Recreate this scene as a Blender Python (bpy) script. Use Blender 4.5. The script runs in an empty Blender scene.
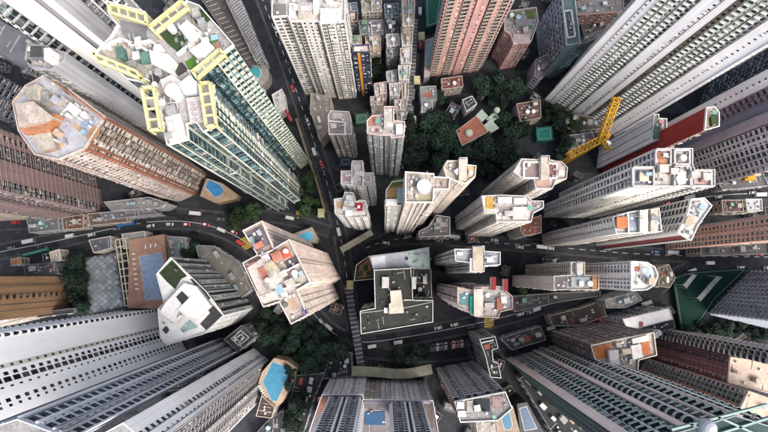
import bpy, math, random
import numpy as np
from mathutils import Matrix, Vector
from mathutils.geometry import tessellate_polygon

# ------------------------------------------------------------------ camera, sky, sun, exposure
SC = bpy.context.scene
COL = SC.collection
CAM_H = 300.0                      # the drone hovers 300 m above street level
FPX = 500.0                        # focal length in photo pixels (768 px wide frame)
NAD = 274.0                        # image row of the point straight below the drone
TILT = math.atan((NAD - 216.0) / FPX)
cam_d = bpy.data.cameras.new("camera")
cam_d.sensor_width = 36.0
cam_d.lens = FPX / 768.0 * 36.0
cam_d.clip_end = 6000.0
cam = bpy.data.objects.new("camera", cam_d)
COL.objects.link(cam)
cam.location = (0, 0, CAM_H)
cam.rotation_euler = (TILT, 0, 0)
SC.camera = cam

SUN_EL, SUN_AZ = 50.0, 130.0       # azimuth measured clockwise from +Y (image up)
w = bpy.data.worlds.new("World")
SC.world = w
w.use_nodes = True
nt = w.node_tree
sky = nt.nodes.new("ShaderNodeTexSky")
sky.sky_type = 'NISHITA'
sky.sun_disc = False
sky.sun_elevation = math.radians(SUN_EL)
sky.sun_rotation = math.radians(SUN_AZ)
sky.air_density = 1.0
sky.dust_density = 6.0
bg = nt.nodes["Background"]
bg.inputs["Strength"].default_value = 0.15
hs = nt.nodes.new("ShaderNodeHueSaturation")     # thin even overcast: the same sky, greyer
hs.inputs["Saturation"].default_value = 0.7
nt.links.new(sky.outputs[0], hs.inputs["Color"])
nt.links.new(hs.outputs[0], bg.inputs[0])
sd = bpy.data.lights.new("sun", 'SUN')
sd.energy = 0.75
sd.angle = math.radians(35)
sd.color = (1.0, 0.94, 0.86)
sun = bpy.data.objects.new("sun", sd)
COL.objects.link(sun)
_e, _a = math.radians(SUN_EL), math.radians(SUN_AZ)
_sv = Vector((math.sin(_a) * math.cos(_e), math.cos(_a) * math.cos(_e), math.sin(_e)))
sun.rotation_euler = _sv.to_track_quat('Z', 'Y').to_euler()
sun.location = _sv * 800
SC.view_settings.view_transform = 'Standard'
SC.view_settings.look = 'None'
SC.view_settings.gamma = 1.0
SC.view_settings.exposure = 1.4
try:
    SC.view_settings.use_curve_mapping = False
except Exception:
    pass
SC.cycles.max_bounces = 5
SC.cycles.diffuse_bounces = 1
SC.cycles.glossy_bounces = 2
SC.cycles.use_denoising = True
SC.cycles.use_adaptive_sampling = True
SC.cycles.adaptive_threshold = 0.02

RND = random.Random(11)
CT, ST = math.cos(TILT), math.sin(TILT)


def U(px, py, z=0.0):
    """photo pixel -> plan position of the point that stands there at height z"""
    x, y = (px - 384.0) / FPX, (216.0 - py) / FPX
    wy, wz = y * CT + ST, y * ST - CT
    t = (z - CAM_H) / wz
    return np.array([x * t, wy * t])


def PX(x, y, z):
    """metres -> photo pixel, used to tell how large a piece shows"""
    dz = z - CAM_H
    cy, cz = y * CT + dz * ST, -y * ST + dz * CT
    return 384 + FPX * x / -cz, 216 - FPX * cy / -cz


def MPP(z):
    return FPX / (CAM_H - z)


# ------------------------------------------------------------------ materials
MATS = {}


def _new(key):
    m = bpy.data.materials.new(key)
    m.use_nodes = True
    n = m.node_tree
    return m, n, n.nodes["Principled BSDF"]


def _pos(n, sc):
    g = n.nodes.new("ShaderNodeNewGeometry")
    mp = n.nodes.new("ShaderNodeVectorMath")
    mp.operation = 'MULTIPLY'
    mp.inputs[1].default_value = sc
    n.links.new(g.outputs["Position"], mp.inputs[0])
    return mp.outputs[0]


def _noise(n, vec, detail=3, rough=0.6):
    t = n.nodes.new("ShaderNodeTexNoise")
    t.inputs["Scale"].default_value = 1.0
    t.inputs["Detail"].default_value = detail
    t.inputs["Roughness"].default_value = rough
    n.links.new(vec, t.inputs["Vector"])
    return t.outputs["Fac"]


def _ramp(n, fac, a, b, lo, hi):
    r = n.nodes.new("ShaderNodeMapRange")
    r.inputs["From Min"].default_value = a
    r.inputs["From Max"].default_value = b
    r.inputs["To Min"].default_value = lo
    r.inputs["To Max"].default_value = hi
    n.links.new(fac, r.inputs["Value"])
    return r.outputs[0]


def _mul(n, a, b):
    k = n.nodes.new("ShaderNodeMath")
    k.operation = 'MULTIPLY'
    n.links.new(a, k.inputs[0])
    n.links.new(b, k.inputs[1])
    return k.outputs[0]


def _scalecol(n, col, fac):
    k = n.nodes.new("ShaderNodeVectorMath")
    k.operation = 'SCALE'
    k.inputs[0].default_value = col[:3]
    n.links.new(fac, k.inputs["Scale"])
    return k.outputs[0]


def wall(c, dirt=0.3, rough=0.8):
    """painted render or tile: rain streaks, patched repaint, fine grain"""
    key = "wall_%.3f_%.3f_%.3f_%.2f" % (c[0], c[1], c[2], dirt)
    if key in MATS:
        return MATS[key]
    m, n, b = _new(key)
    s1 = _ramp(n, _noise(n, _pos(n, (1.5, 1.5, 0.035)), 5), 0.32, 0.68, 1 - min(.75, dirt * 1.35), 1.04)
    s2 = _ramp(n, _noise(n, _pos(n, (0.11, 0.11, 0.07)), 2), 0.3, 0.7, 1 - dirt * .7, 1.06)
    s3 = _ramp(n, _noise(n, _pos(n, (3.1, 3.1, 3.1)), 2), 0.3, 0.7, 1 - dirt * .35, 1.05)
    f = _mul(n, _mul(n, s1, s2), s3)
    n.links.new(_scalecol(n, c, f), b.inputs["Base Color"])
    b.inputs["Roughness"].default_value = rough
    b.inputs["Specular IOR Level"].default_value = 0.25
    MATS[key] = m
    return m


def slab(c, dirt=0.5, sc=0.16):
    """flat roofs and pavings: blotches, ponding marks, patched felt"""
    key = "slab_%.3f_%.3f_%.3f_%.2f" % (c[0], c[1], c[2], dirt)
    if key in MATS:
        return MATS[key]
    m, n, b = _new(key)
    c = tuple(v * .76 for v in c)
    s1 = _ramp(n, _noise(n, _pos(n, (sc, sc, sc)), 5, 0.7), 0.33, 0.66, 1 - dirt, 1.1)
    s2 = _ramp(n, _noise(n, _pos(n, (1.3, 1.3, 1.3)), 3), 0.3, 0.7, 1 - dirt * .6, 1.1)
    f = _mul(n, s1, s2)
    n.links.new(_scalecol(n, c, f), b.inputs["Base Color"])
    b.inputs["Roughness"].default_value = 0.85
    b.inputs["Specular IOR Level"].default_value = 0.2
    MATS[key] = m
    return m


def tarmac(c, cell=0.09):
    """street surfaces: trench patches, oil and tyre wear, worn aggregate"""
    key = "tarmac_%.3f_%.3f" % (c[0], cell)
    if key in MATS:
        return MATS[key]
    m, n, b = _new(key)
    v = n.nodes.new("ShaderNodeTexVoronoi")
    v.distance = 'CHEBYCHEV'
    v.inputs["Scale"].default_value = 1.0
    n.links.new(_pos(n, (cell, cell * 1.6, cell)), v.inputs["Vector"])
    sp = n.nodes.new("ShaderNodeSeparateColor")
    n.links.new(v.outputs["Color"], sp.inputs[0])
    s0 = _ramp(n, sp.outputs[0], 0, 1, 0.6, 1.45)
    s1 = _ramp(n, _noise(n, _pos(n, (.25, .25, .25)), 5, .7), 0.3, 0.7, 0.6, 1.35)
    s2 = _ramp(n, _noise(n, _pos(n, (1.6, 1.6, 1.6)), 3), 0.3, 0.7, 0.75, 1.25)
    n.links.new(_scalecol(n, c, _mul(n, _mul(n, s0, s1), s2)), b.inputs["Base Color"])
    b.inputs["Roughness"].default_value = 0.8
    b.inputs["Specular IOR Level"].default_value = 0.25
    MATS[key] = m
    return m


def plain(c, rough=0.6, metal=0.0):
    key = "plain_%.3f_%.3f_%.3f_%.2f_%.1f" % (c[0], c[1], c[2], rough, metal)
    if key in MATS:
        return MATS[key]
    m, n, b = _new(key)
    f = _ramp(n, _noise(n, _pos(n, (1.7, 1.7, 0.8)), 2), 0.3, 0.7, 0.75, 1.08)
    n.links.new(_scalecol(n, c, f), b.inputs["Base Color"])
    b.inputs["Roughness"].default_value = rough
    b.inputs["Metallic"].default_value = metal
    MATS[key] = m
    return m


def glass(tint=(0.03, 0.045, 0.055), light=0.25):
    """window glass: mostly dark rooms, some drawn curtains and blinds"""
    key = "glass_%.3f_%.3f_%.3f_%.2f" % (*tint, light)
    if key in MATS:
        return MATS[key]
    m, n, b = _new(key)
    g = n.nodes.new("ShaderNodeNewGeometry")
    sn = n.nodes.new("ShaderNodeVectorMath")
    sn.operation = 'SNAP'
    sn.inputs[1].default_value = (2.3, 2.3, 3.05)
    n.links.new(g.outputs["Position"], sn.inputs[0])
    wn = n.nodes.new("ShaderNodeTexWhiteNoise")
    wn.noise_dimensions = '3D'
    n.links.new(sn.outputs[0], wn.inputs["Vector"])
    cr = n.nodes.new("ShaderNodeValToRGB")
    e = cr.color_ramp.elements
    e[0].position, e[0].color = 0.0, (tint[0] * .4, tint[1] * .4, tint[2] * .45, 1)
    e[1].position, e[1].color = 0.6, (*tint, 1)
    for p, k in ((0.78, 2.2), (0.93, 4.0)):
        x = e.new(p)
        x.color = (min(.5, tint[0] * k + light * .1 * k), min(.5, tint[1] * k + light * .1 * k), min(.5, tint[2] * k + light * .09 * k), 1)
    n.links.new(wn.outputs["Value"], cr.inputs[0])
    n.links.new(cr.outputs[0], b.inputs["Base Color"])
    b.inputs["Roughness"].default_value = 0.2
    b.inputs["Specular IOR Level"].default_value = 0.22
    MATS[key] = m
    return m


def leafmat(c):
    key = "leaf_%.3f_%.3f_%.3f" % c
    if key in MATS:
        return MATS[key]
    m, n, b = _new(key)
    oi = n.nodes.new("ShaderNodeObjectInfo")
    r1 = _ramp(n, oi.outputs["Random"], 0, 1, 0.5, 1.9)
    r2 = _ramp(n, _noise(n, _pos(n, (0.6, 0.6, 0.6)), 3), 0.3, 0.7, 0.55, 1.5)
    n.links.new(_scalecol(n, c, _mul(n, r1, r2)), b.inputs["Base Color"])
    b.inputs["Roughness"].default_value = 0.6
    b.inputs["Specular IOR Level"].default_value = 0.2
    MATS[key] = m
    return m


def water(c):
    key = "water_%.3f_%.3f_%.3f" % c
    if key in MATS:
        return MATS[key]
    m, n, b = _new(key)
    f = _ramp(n, _noise(n, _pos(n, (0.5, 0.5, 0.5)), 3), 0.3, 0.7, 0.8, 1.15)
    n.links.new(_scalecol(n, c, f), b.inputs["Base Color"])
    b.inputs["Roughness"].default_value = 0.08
    bp = n.nodes.new("ShaderNodeBump")
    bp.inputs["Strength"].default_value = 0.15
    n.links.new(_noise(n, _pos(n, (1.2, 1.2, 1.2)), 2), bp.inputs["Height"])
    n.links.new(bp.outputs[0], b.inputs["Normal"])
    MATS[key] = m
    return m


# ------------------------------------------------------------------ mesh builder
class MB:
    def __init__(s):
        s.v, s.n, s.m = [], [], []

    def f(s, pts, m=0):
        s.v.extend(pts)
        s.n.append(len(pts))
        s.m.append(m)

    def box(s, o, u, n, x0, x1, y0, y1, z0, z1, m=0, bottom=False):
        """box in the frame (o, u, n): x along u, y along n (plan vectors)"""
        def P(x, y, z):
            return (o[0] + u[0] * x + n[0] * y, o[1] + u[1] * x + n[1] * y, z)
        a = [P(x0, y0, z0), P(x1, y0, z0), P(x1, y1, z0), P(x0, y1, z0)]
        b = [P(x0, y0, z1), P(x1, y0, z1), P(x1, y1, z1), P(x0, y1, z1)]
        for i in range(4):
            j = (i + 1) % 4
            s.f([a[i], a[j], b[j], b[i]], m)
        s.f(b, m)
        if bottom:
            s.f(a[::-1], m)

    def prism(s, pts, z0, z1, m=0, mt=None, top=True):
        k = len(pts)
        for i in range(k):
            p, q = pts[i], pts[(i + 1) % k]
            s.f([(p[0], p[1], z0), (q[0], q[1], z0), (q[0], q[1], z1), (p[0], p[1], z1)], m)
        if top:
            s.cap(pts, z1, m if mt is None else mt)

    def cap(s, pts, z, m=0):
        if len(pts) <= 4 and convex(pts):
            s.f([(p[0], p[1], z) for p in pts], m)
            return
        for t in tessellate_polygon([[Vector((p[0], p[1], 0)) for p in pts]]):
            s.f([(pts[i][0], pts[i][1], z) for i in t], m)

    def beam(s, a, b, t, m=0, t2=None):
        """square bar from 3-D point a to b"""
        a, b = Vector(a), Vector(b)
        d = (b - a)
        if d.length < 1e-6:
            return
        d.normalize()
        up = Vector((0, 0, 1)) if abs(d.z) < .95 else Vector((0, 1, 0))
        x = d.cross(up).normalized() * t * .5
        y = x.cross(d).normalized() * (t2 or t) * .5
        ra = [a + x + y, a - x + y, a - x - y, a + x - y]
        rb = [b + x + y, b - x + y, b - x - y, b + x - y]
        for i in range(4):
            j = (i + 1) % 4
            s.f([tuple(ra[i]), tuple(ra[j]), tuple(rb[j]), tuple(rb[i])], m)
        s.f([tuple(p) for p in ra[::-1]], m)
        s.f([tuple(p) for p in rb], m)

    def cyl(s, x, y, z0, z1, r, m=0, k=12, r1=None, dome=0.0):
        r1 = r if r1 is None else r1
        a = [(x + r * math.cos(2 * math.pi * i / k), y + r * math.sin(2 * math.pi * i / k), z0) for i in range(k)]
        b = [(x + r1 * math.cos(2 * math.pi * i / k), y + r1 * math.sin(2 * math.pi * i / k), z1) for i in range(k)]
        for i in range(k):
            j = (i + 1) % k
            s.f([a[i], a[j], b[j], b[i]], m)
        if dome <= 0:
            s.f(b, m)
        else:
            lev, prev = 4, b
            for L in range(1, lev + 1):
                ph = math.pi / 2 * L / lev
                rr, zz = r1 * math.cos(ph), z1 + dome * math.sin(ph)
                cur = [(x + rr * math.cos(2 * math.pi * i / k), y + rr * math.sin(2 * math.pi * i / k), zz) for i in range(k)]
                for i in range(k):
                    j = (i + 1) % k
                    s.f([prev[i], prev[j], cur[j], cur[i]] if L < lev else [prev[i], prev[j], (x, y, zz)], m)
                prev = cur

    def mesh(s, name, mats, smooth=False):
        me = bpy.data.meshes.new(name)
        nv = len(s.v)
        if nv:
            me.vertices.add(nv)
            me.vertices.foreach_set("co", np.asarray(s.v, dtype=np.float32).ravel())
            me.loops.add(nv)
            me.loops.foreach_set("vertex_index", np.arange(nv, dtype=np.int32))
            tot = np.asarray(s.n, dtype=np.int32)
            me.polygons.add(len(tot))
            st = np.zeros(len(tot), dtype=np.int32)
            st[1:] = np.cumsum(tot)[:-1]
            me.polygons.foreach_set("loop_start", st)
            me.polygons.foreach_set("material_index", np.asarray(s.m, dtype=np.int32))
            me.update(calc_edges=True)
        for m in mats:
            me.materials.append(m)
        return me

    def build(s, name, mats, parent=None, kind=None):
        if not s.v:
            return None
        if not isinstance(mats, (list, tuple)):
            mats = [mats]
        return link(name, s.mesh(name, mats), parent, kind)


def link(name, me, parent=None, kind=None, mat4=None):
    o = bpy.data.objects.new(name, me)
    COL.objects.link(o)
    if parent is not None:
        o.parent = parent
        o.matrix_parent_inverse = PINV.get(parent.name, Matrix())
    if mat4 is not None:
        o.matrix_basis = mat4
    if kind:
        o["kind"] = kind
    return o


PINV = {}


def thing(name, label, cat, loc=(0, 0, 0), group=None, kind=None):
    o = bpy.data.objects.new(name, None)
    COL.objects.link(o)
    o.location = loc
    o.empty_display_size = 1.0
    PINV[o.name] = Matrix.Translation(Vector(loc)).inverted()
    tag(o, label, cat, group, kind)
    return o


def tag(o, label=None, cat=None, group=None, kind=None):
    if label:
        o["label"] = label
    if cat:
        o["category"] = cat
    if group:
        o["group"] = group
    if kind:
        o["kind"] = kind
    return o


def area2(p):
    return sum(p[i][0] * p[(i + 1) % len(p)][1] - p[(i + 1) % len(p)][0] * p[i][1] for i in range(len(p)))


def convex(p):
    k = len(p)
    sg = 0
    for i in range(k):
        a, b, c = p[i], p[(i + 1) % k], p[(i + 2) % k]
        cr = (b[0] - a[0]) * (c[1] - b[1]) - (b[1] - a[1]) * (c[0] - b[0])
        if abs(cr) < 1e-9:
            continue
        if sg == 0:
            sg = cr
        elif sg * cr < 0:
            return False
    return True


def ccw(p):
    return list(p) if area2(p) > 0 else list(p)[::-1]


def inset(p, d):
    """mitred inset of a counter-clockwise polygon"""
    k, out = len(p), []
    for i in range(k):
        a, b, c = np.array(p[i - 1]), np.array(p[i]), np.array(p[(i + 1) % k])
        u1, u2 = (b - a), (c - b)
        u1, u2 = u1 / max(1e-6, np.linalg.norm(u1)), u2 / max(1e-6, np.linalg.norm(u2))
        n1, n2 = np.array([-u1[1], u1[0]]), np.array([-u2[1], u2[0]])
        m = n1 + n2
        q = max(0.35, float(np.dot(m, m)) / 2)
        out.append(b + m * d / q)
    return out


def inside(pt, poly):
    x, y = pt
    r = False
    for i in range(len(poly)):
        x1, y1 = poly[i]
        x2, y2 = poly[i - 1]
        if (y1 > y) != (y2 > y) and x < (x2 - x1) * (y - y1) / (y2 - y1) + x1:
            r = not r
    return r


# ------------------------------------------------------------------ facades
OPEN = {            # opening: share of the column's width, share of the storey, sill share, depth
    's': (0.58, 0.36, 0.34, 0.09), 'w': (0.68, 0.52, 0.26, 0.10), 'W': (0.86, 0.56, 0.24, 0.12),
    'G': (0.92, 0.80, 0.10, 0.12), 'T': (0.55, 0.72, 0.12, 0.1), 'H': (1.0, 0.5, 0.26, 0.15),
    'L': (0.92, 0.84, 0.05, 0.9), 'C': (0.80, 0.84, 0.05, 0.8), 'D': (0.82, 0.70, 0.10, 0.75),
}
CAMXY = np.array([0.0, 0.0])


def parse(spec):
    fit = spec.startswith('=')
    out = []
    for tk in spec.lstrip('=').split():
        hd, wd = tk.split(':')
        off, mi = 0.0, 0
        if '@' in hd:
            hd, o = hd.split('@')
            off = float(o)
        if '*' in hd:
            hd, q = hd.split('*')
            mi = int(q)
        out.append((hd, float(wd), off, mi))
    return fit, out


def emit_window(mb, o, z, u, n, w, h, fr=0.06, bars=1):
    """pane (slot 0) with a proud frame and mullions (slot 1); o = plan point at the window's lower start"""
    def P(x, y, zz):
        return (o[0] + u[0] * x + n[0] * y, o[1] + u[1] * x + n[1] * y, z + zz)
    mb.f([P(0, 0, 0), P(w, 0, 0), P(w, 0, h), P(0, 0, h)], 0)
    d = 0.07
    bars = bars if w > 1.5 else 0
    for x0, x1, z0, z1 in [(0, w, 0, fr), (0, w, h - fr, h)] + [(w * (i + 1) / (bars + 1) - fr / 2, w * (i + 1) / (bars + 1) + fr / 2, fr, h - fr) for i in range(bars)]:
        mb.f([P(x0, d, z0), P(x1, d, z0), P(x1, d, z1), P(x0, d, z1)], 1)
        if z0 == 0 or bars:
            mb.f([P(x0, d, z1), P(x1, d, z1), P(x1, 0, z1), P(x0, 0, z1)], 1)


def emit_balcony(mb, o, z, u, n, w, out, curved=False, hp=1.0):
    def P(x, y, zz):
        return (o[0] + u[0] * x + n[0] * y, o[1] + u[1] * x + n[1] * y, z + zz)
    if curved:
        k = 6
        ring = [(w / 2 - w / 2 * math.cos(math.pi * i / k), out * math.sin(math.pi * i / k)) for i in range(k + 1)]
    else:
        ring = [(0, 0), (0, out), (w, out), (w, 0)]
    t = 0.14
    mb.f([P(x, y, 0.0) for x, y in ring], 2)
    inn = []
    for x, y in ring:
        cx = w / 2
        inn.append((x + (t if x < cx - .01 else (-t if x > cx + .01 else 0)), max(0, y - t) if y > 0 else 0))
    for i in range(len(ring) - 1):
        a, b, c, d = ring[i], ring[i + 1], inn[i + 1], inn[i]
        mb.f([P(*a, -0.18), P(*b, -0.18), P(*b, hp), P(*a, hp)], 0)
        mb.f([P(*a, hp), P(*b, hp), P(*c, hp), P(*d, hp)], 1)
        mb.f([P(*d, 0), P(*c, 0), P(*c, hp), P(*d, hp)], 0)


ALL = []


class Bld:
    """one building: walls with real openings, windows, balconies, roof with parapet and plant"""

    def __init__(s, name, label, cat, poly, zpx, h, group=None, z0=0.0):
        s.h, s.z0 = h, z0
        pts = [U(p[0], p[1], zpx) for p in poly]
        s.cw = area2(pts) < 0
        s.given = pts
        s.poly = ccw(pts)
        c = sum(s.poly) / len(s.poly)
        s.c = c
        s.root = thing(name, label, cat, (float(c[0]), float(c[1]), z0), group)
        s.wins, s.bals, s.acs, s.hoods = [], [], [], []
        s.wall = MB()
        ALL.append(s)
        s.rp = s.root

    # ---- one wall
    def edge(s, i, spec, nfl, zb=None, zt=None, ledge=0.0, ac=0.25, base=4.0):
        k = len(s.given)
        a, b = s.given[i], s.given[(i + 1) % k]
        fit, cols = parse(spec)
        if s.cw:
            a, b = b, a
            cols = cols[::-1]
        zb = s.z0 if zb is None else zb
        zt = s.h if zt is None else zt
        L = float(np.linalg.norm(b - a))
        u = (b - a) / L
        n = np.array([u[1], -u[0]])
        mid = (a + b) / 2
        tow = float(np.dot(n, CAMXY - mid)) / max(1.0, float(np.linalg.norm(mid)))
        mb = s.wall
        if tow < -0.12 or spec == 'x':
            mb.f([(*a, zb), (*b, zb), (*b, zt), (*a, zt)], 0)
            return
        tot = sum(c[1] for c in cols)
        if not fit:
            rep = max(1, int(round(L / tot)))
            cols = cols * rep
            tot *= rep
        sc = L / tot
        fh = (zt - zb - base) / nfl
        x, prev, pm = 0.0, 0.0, 0

        def P(xx, d, z):
            return (a[0] + u[0] * xx + n[0] * d, a[1] + u[1] * xx + n[1] * d, z)
        for ci, (t, wd, off, mi) in enumerate(cols):
            wd *= sc
            x0, x1 = x, x + wd
            x = x1
            if abs(off - prev) > 1e-4:
                mb.f([P(x0, prev, zb), P(x0, off, zb), P(x0, off, zt), P(x0, prev, zt)], mi if off > prev else pm)
            if off > 0:
                mb.f([P(x0, off, zt), P(x1, off, zt), P(x1, -.1, zt), P(x0, -.1, zt)], mi)
            elif off < 0:
                mb.f([P(x0, 0, zt - .3), P(x1, 0, zt - .3), P(x1, 0, zt), P(x0, 0, zt)], 0)
            prev, pm = off, mi
            if x0 > .3 and ac > 0 and s.rng.random() < .3 and len(cols) > 2:      # rain-water pipe
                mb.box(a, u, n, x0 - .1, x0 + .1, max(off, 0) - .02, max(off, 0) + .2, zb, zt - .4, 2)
            if t == 'b' or t == 'B':
                mb.f([P(x0, off, zb), P(x1, off, zb), P(x1, off, zt), P(x0, off, zt)], mi)
            if t == 'b':
                continue
            if t == 'B':                                   # projecting bay window on every storey
                out = 0.55
                bx0, bx1 = x0 + wd * .06, x1 - wd * .06
                for f in range(nfl):
                    z = zb + base + f * fh
                    za, zc = z + fh * .16, z + fh * .76
                    q = [(bx0, off), (bx0, off + out), (bx1, off + out), (bx1, off)]
                    for j in range(3):
                        mb.f([P(*q[j], za), P(*q[j + 1], za), P(*q[j + 1], zc), P(*q[j], zc)], mi)
                    mb.f([P(*q[0], zc), P(*q[1], zc), P(*q[2], zc), P(*q[3], zc)], mi)
                    s.wins.append((P(bx0 + .12, off + out + .02, 0), za + .25, u, n, bx1 - bx0 - .24, (zc - za) - .4))
                continue
            fw, fhh, sl, dep = OPEN[t]
            ox0, ox1 = x0 + wd * (1 - fw) / 2, x1 - wd * (1 - fw) / 2
            if ox0 > x0 + 1e-3:
                mb.f([P(x0, off, zb), P(ox0, off, zb), P(ox0, off, zt), P(x0, off, zt)], mi)
                mb.f([P(ox1, off, zb), P(x1, off, zb), P(x1, off, zt), P(ox1, off, zt)], mi)
            zlast = zb
            for f in range(nfl):
                z = zb + base + f * fh
                za, zc = z + fh * sl, z + fh * (sl + fhh)
                mb.f([P(ox0, off, zlast), P(ox1, off, zlast), P(ox1, off, za), P(ox0, off, za)], mi)
                zlast = zc
                i0 = off - dep
                rm = 2 if dep > .6 else mi  # deep openings take the dark slot, so their shade is painted in
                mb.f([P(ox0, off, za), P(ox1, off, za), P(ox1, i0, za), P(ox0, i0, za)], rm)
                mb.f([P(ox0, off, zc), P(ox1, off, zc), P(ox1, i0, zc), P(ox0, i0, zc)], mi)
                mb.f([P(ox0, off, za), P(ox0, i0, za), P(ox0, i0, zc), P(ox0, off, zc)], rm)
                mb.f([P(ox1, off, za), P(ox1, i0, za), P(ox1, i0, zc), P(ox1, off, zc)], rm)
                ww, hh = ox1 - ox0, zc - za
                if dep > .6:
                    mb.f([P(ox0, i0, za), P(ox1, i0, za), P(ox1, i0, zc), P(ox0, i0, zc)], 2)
                    s.wins.append((P(ox0 + ww * .08, i0 + .03, 0), za + .05, u, n, ww * .84, hh * .9))
                    if t == 'L':
                        s.bals.append((P(ox0 - .1, off, 0), za + .02, u, n, ww + .2, 1.0, False))
                    elif t == 'C':
                        s.bals.append((P(ox0 - ww * .12, off, 0), za + .02, u, n, ww * 1.24, min(1.9, ww * .55), True))
                else:
                    s.wins.append((P(ox0, i0, 0), za, u, n, ww, hh))
                    if s.rng.random() < ac * .9 and ac > .05:
                        s.hoods.append((P(ox0 - .1, off, 0), zc + .06, u, n, ww + .2, s.rng.randrange(3)))
                    if s.rng.random() < ac * 1.4 and wd > 1.2:
                        s.acs.append((P(ox0 + s.rng.random() * max(.1, ww - .8), off, 0), za - .62, u, n))
            mb.f([P(ox0, off, zlast), P(ox1, off, zlast), P(ox1, off, zt), P(ox0, off, zt)], mi)
        if abs(prev) > 1e-4:
            mb.f([P(L, prev, zb), P(L, 0, zb), P(L, 0, zt), P(L, prev, zt)], pm)
        if ledge > 0 and any(c[0] != 'b' for c in cols):
            for f in range(nfl + 1):
                z = zb + base + f * fh
                mb.box(a, u, n, .02, L - .02, -.05, ledge, z - .13, z + .10, 0, True)

    def finish(s, mats, gl, frame, spec, nfl, over=None, balm=None, ledge=0.0, ac=0.25, roofm=None, par=1.1,
               parm=None, keep=90, roof=True, base=4.0, bars=1, ptk=0.3):
        """mats = wall, accent, recess; over = {edge: spec}; keep = how many of the largest windows are single parts"""
        s.rng = random.Random(int(abs(s.c[0] * 37 + s.c[1] * 91)) + 5)
        over = over or {}
        for i in range(len(s.given)):
            sp = over.get(i, spec)
            if isinstance(sp, tuple):
                s.edge(i, sp[0], sp[1], ledge=ledge, ac=ac, base=base)
            else:
                s.edge(i, sp, nfl, ledge=ledge, ac=ac, base=base)
        m3 = (list(mats) + [mats[0]] * 3)[:3] if len(mats) < 3 else list(mats)
        s.wall.build('wall', m3, s.root)
        balm = balm or [m3[0], m3[0]]
        s._pieces('window', s.wins, [gl, frame], keep, bars)
        s._pieces('balcony', s.bals, list(balm[:2]) + [BFLOOR], keep)
        if s.acs:
            mb = MB()
            for o, z, u, n in s.acs:
                mb.box(o, u, n, 0, .7, 0, .35, z, z + .45, 0)
            mb.build('air_conditioner', plain((.34, .34, .33), .6), s.root, 'stuff')
        if s.hoods:
            mb = MB()
            for o, z, u, n, ww, mi in s.hoods:
                mb.box(o, u, n, 0, ww, 0, .45, z, z + .1, mi, True)
            mb.build('window_hood', HOODS, s.root, 'stuff')
        if roof:
            s.roof(roofm or slab((.35, .34, .33)), par, parm or m3[0], ptk)
        return s

    def _pieces(s, name, items, mats, keep, bars=1):
        if not items:
            return
        def size(it):
            o, z, u, n, w, h = it[:6]
            if it[1] > CAM_H - 20:
                return 0
            a = PX(o[0], o[1], z)
            b = PX(o[0] + u[0] * w, o[1] + u[1] * w, z)
            c = PX(o[0], o[1], z + (h if name == 'window' else 1.2))
            if not (-4 < a[0] < 772 and -4 < a[1] < 436):
                return 0
            return max(math.hypot(b[0] - a[0], b[1] - a[1]), math.hypot(c[0] - a[0], c[1] - a[1])) * (1 if h else 1)
        order = sorted(items, key=size, reverse=True)
        big = [it for it in order[:keep] if size(it) > 2.6]
        rest = order[len(big):]
        cache = {}
        for it in big:
            o, z, u, n = it[:4]
            key = tuple(round(v, 2) for v in it[4:6]) + tuple(it[6:])
            if key not in cache:
                mb = MB()
                if name == 'window':
                    emit_window(mb, (0, 0), 0, (1, 0), (0, -1), key[0], key[1], bars=bars)
                else:
                    emit_balcony(mb, (0, 0), 0, (1, 0), (0, -1), *key)
                cache[key] = mb.mesh(name, mats)
            m4 = Matrix.Translation((o[0], o[1], z)) @ Matrix.Rotation(math.atan2(u[1], u[0]), 4, 'Z')
            link(name, cache[key], s.root, None, m4)
        if rest:
            mb = MB()
            for it in rest:
                if name == 'window':
                    emit_window(mb, it[0], it[1], it[2], it[3], it[4], it[5], bars=bars)
                else:
                    emit_balcony(mb, *it)
            mb.build(name, mats, s.root, 'stuff')

    def roof(s, m, par, parm, t=0.4):
        mb = MB()
        mb.cap(s.poly, s.h - .02, 0)
        s.ro = s.rp = mb.build('roof', m, s.root)
        if par > 0:
            inn = inset(s.poly, t)
            mb = MB()
            k = len(s.poly)
            for i in range(k):
                p, q, pi, qi = s.poly[i], s.poly[(i + 1) % k], inn[i], inn[(i + 1) % k]
                z0, z1 = s.h, s.h + par
                mb.f([(*p, z0), (*q, z0), (*q, z1), (*p, z1)])
                mb.f([(*p, z1), (*q, z1), (*qi, z1), (*pi, z1)])
                mb.f([(*pi, z0 - .02), (*qi, z0 - .02), (*qi, z1), (*pi, z1)])
            mb.build('parapet', parm, s.rp)

    # ---- things fixed to the roof, placed by where they show
    def rb(s, px, dz, m, name='roof_house', z=None, mt=None):
        """prism on the roof; px = outline as seen at its own top"""
        z = s.h if z is None else z
        pts = ccw([U(p[0], p[1], z + dz) for p in px])
        mb = MB()
        mb.prism(pts, z - .02, z + dz, 0, 0 if mt is None else 1)
        return mb.build(name, [m] if mt is None else [m, mt], s.rp)

    def rect(s, x0, y0, x1, y1, dz, m, name='roof_house', **k):
        return s.rb([(x0, y0), (x1, y0), (x1, y1), (x0, y1)], dz, m, name, **k)

    def walls(s, pts, m, dz=1.0, t=.35, name='partition_wall', z=None):
        z = s.h if z is None else z
        for (a, b) in zip(pts[:-1], pts[1:]):
            p, q = U(*a, z + dz), U(*b, z + dz)
            mb = MB()
            mb.beam((*p, z + dz / 2), (*q, z + dz / 2), t, 0, dz)
            mb.build(name, m, s.rp)

    def disc(s, px, py, rpx, dz, m, name='water_tank', dome=0.0, k=20, z=None):
        z = s.h if z is None else z
        c = U(px, py, z + dz)
        mb = MB()
        mb.cyl(c[0], c[1], z - .02, z + dz, rpx / MPP(z + dz), 0, k, None, dome)
        return mb.build(name, m, s.rp)

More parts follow.
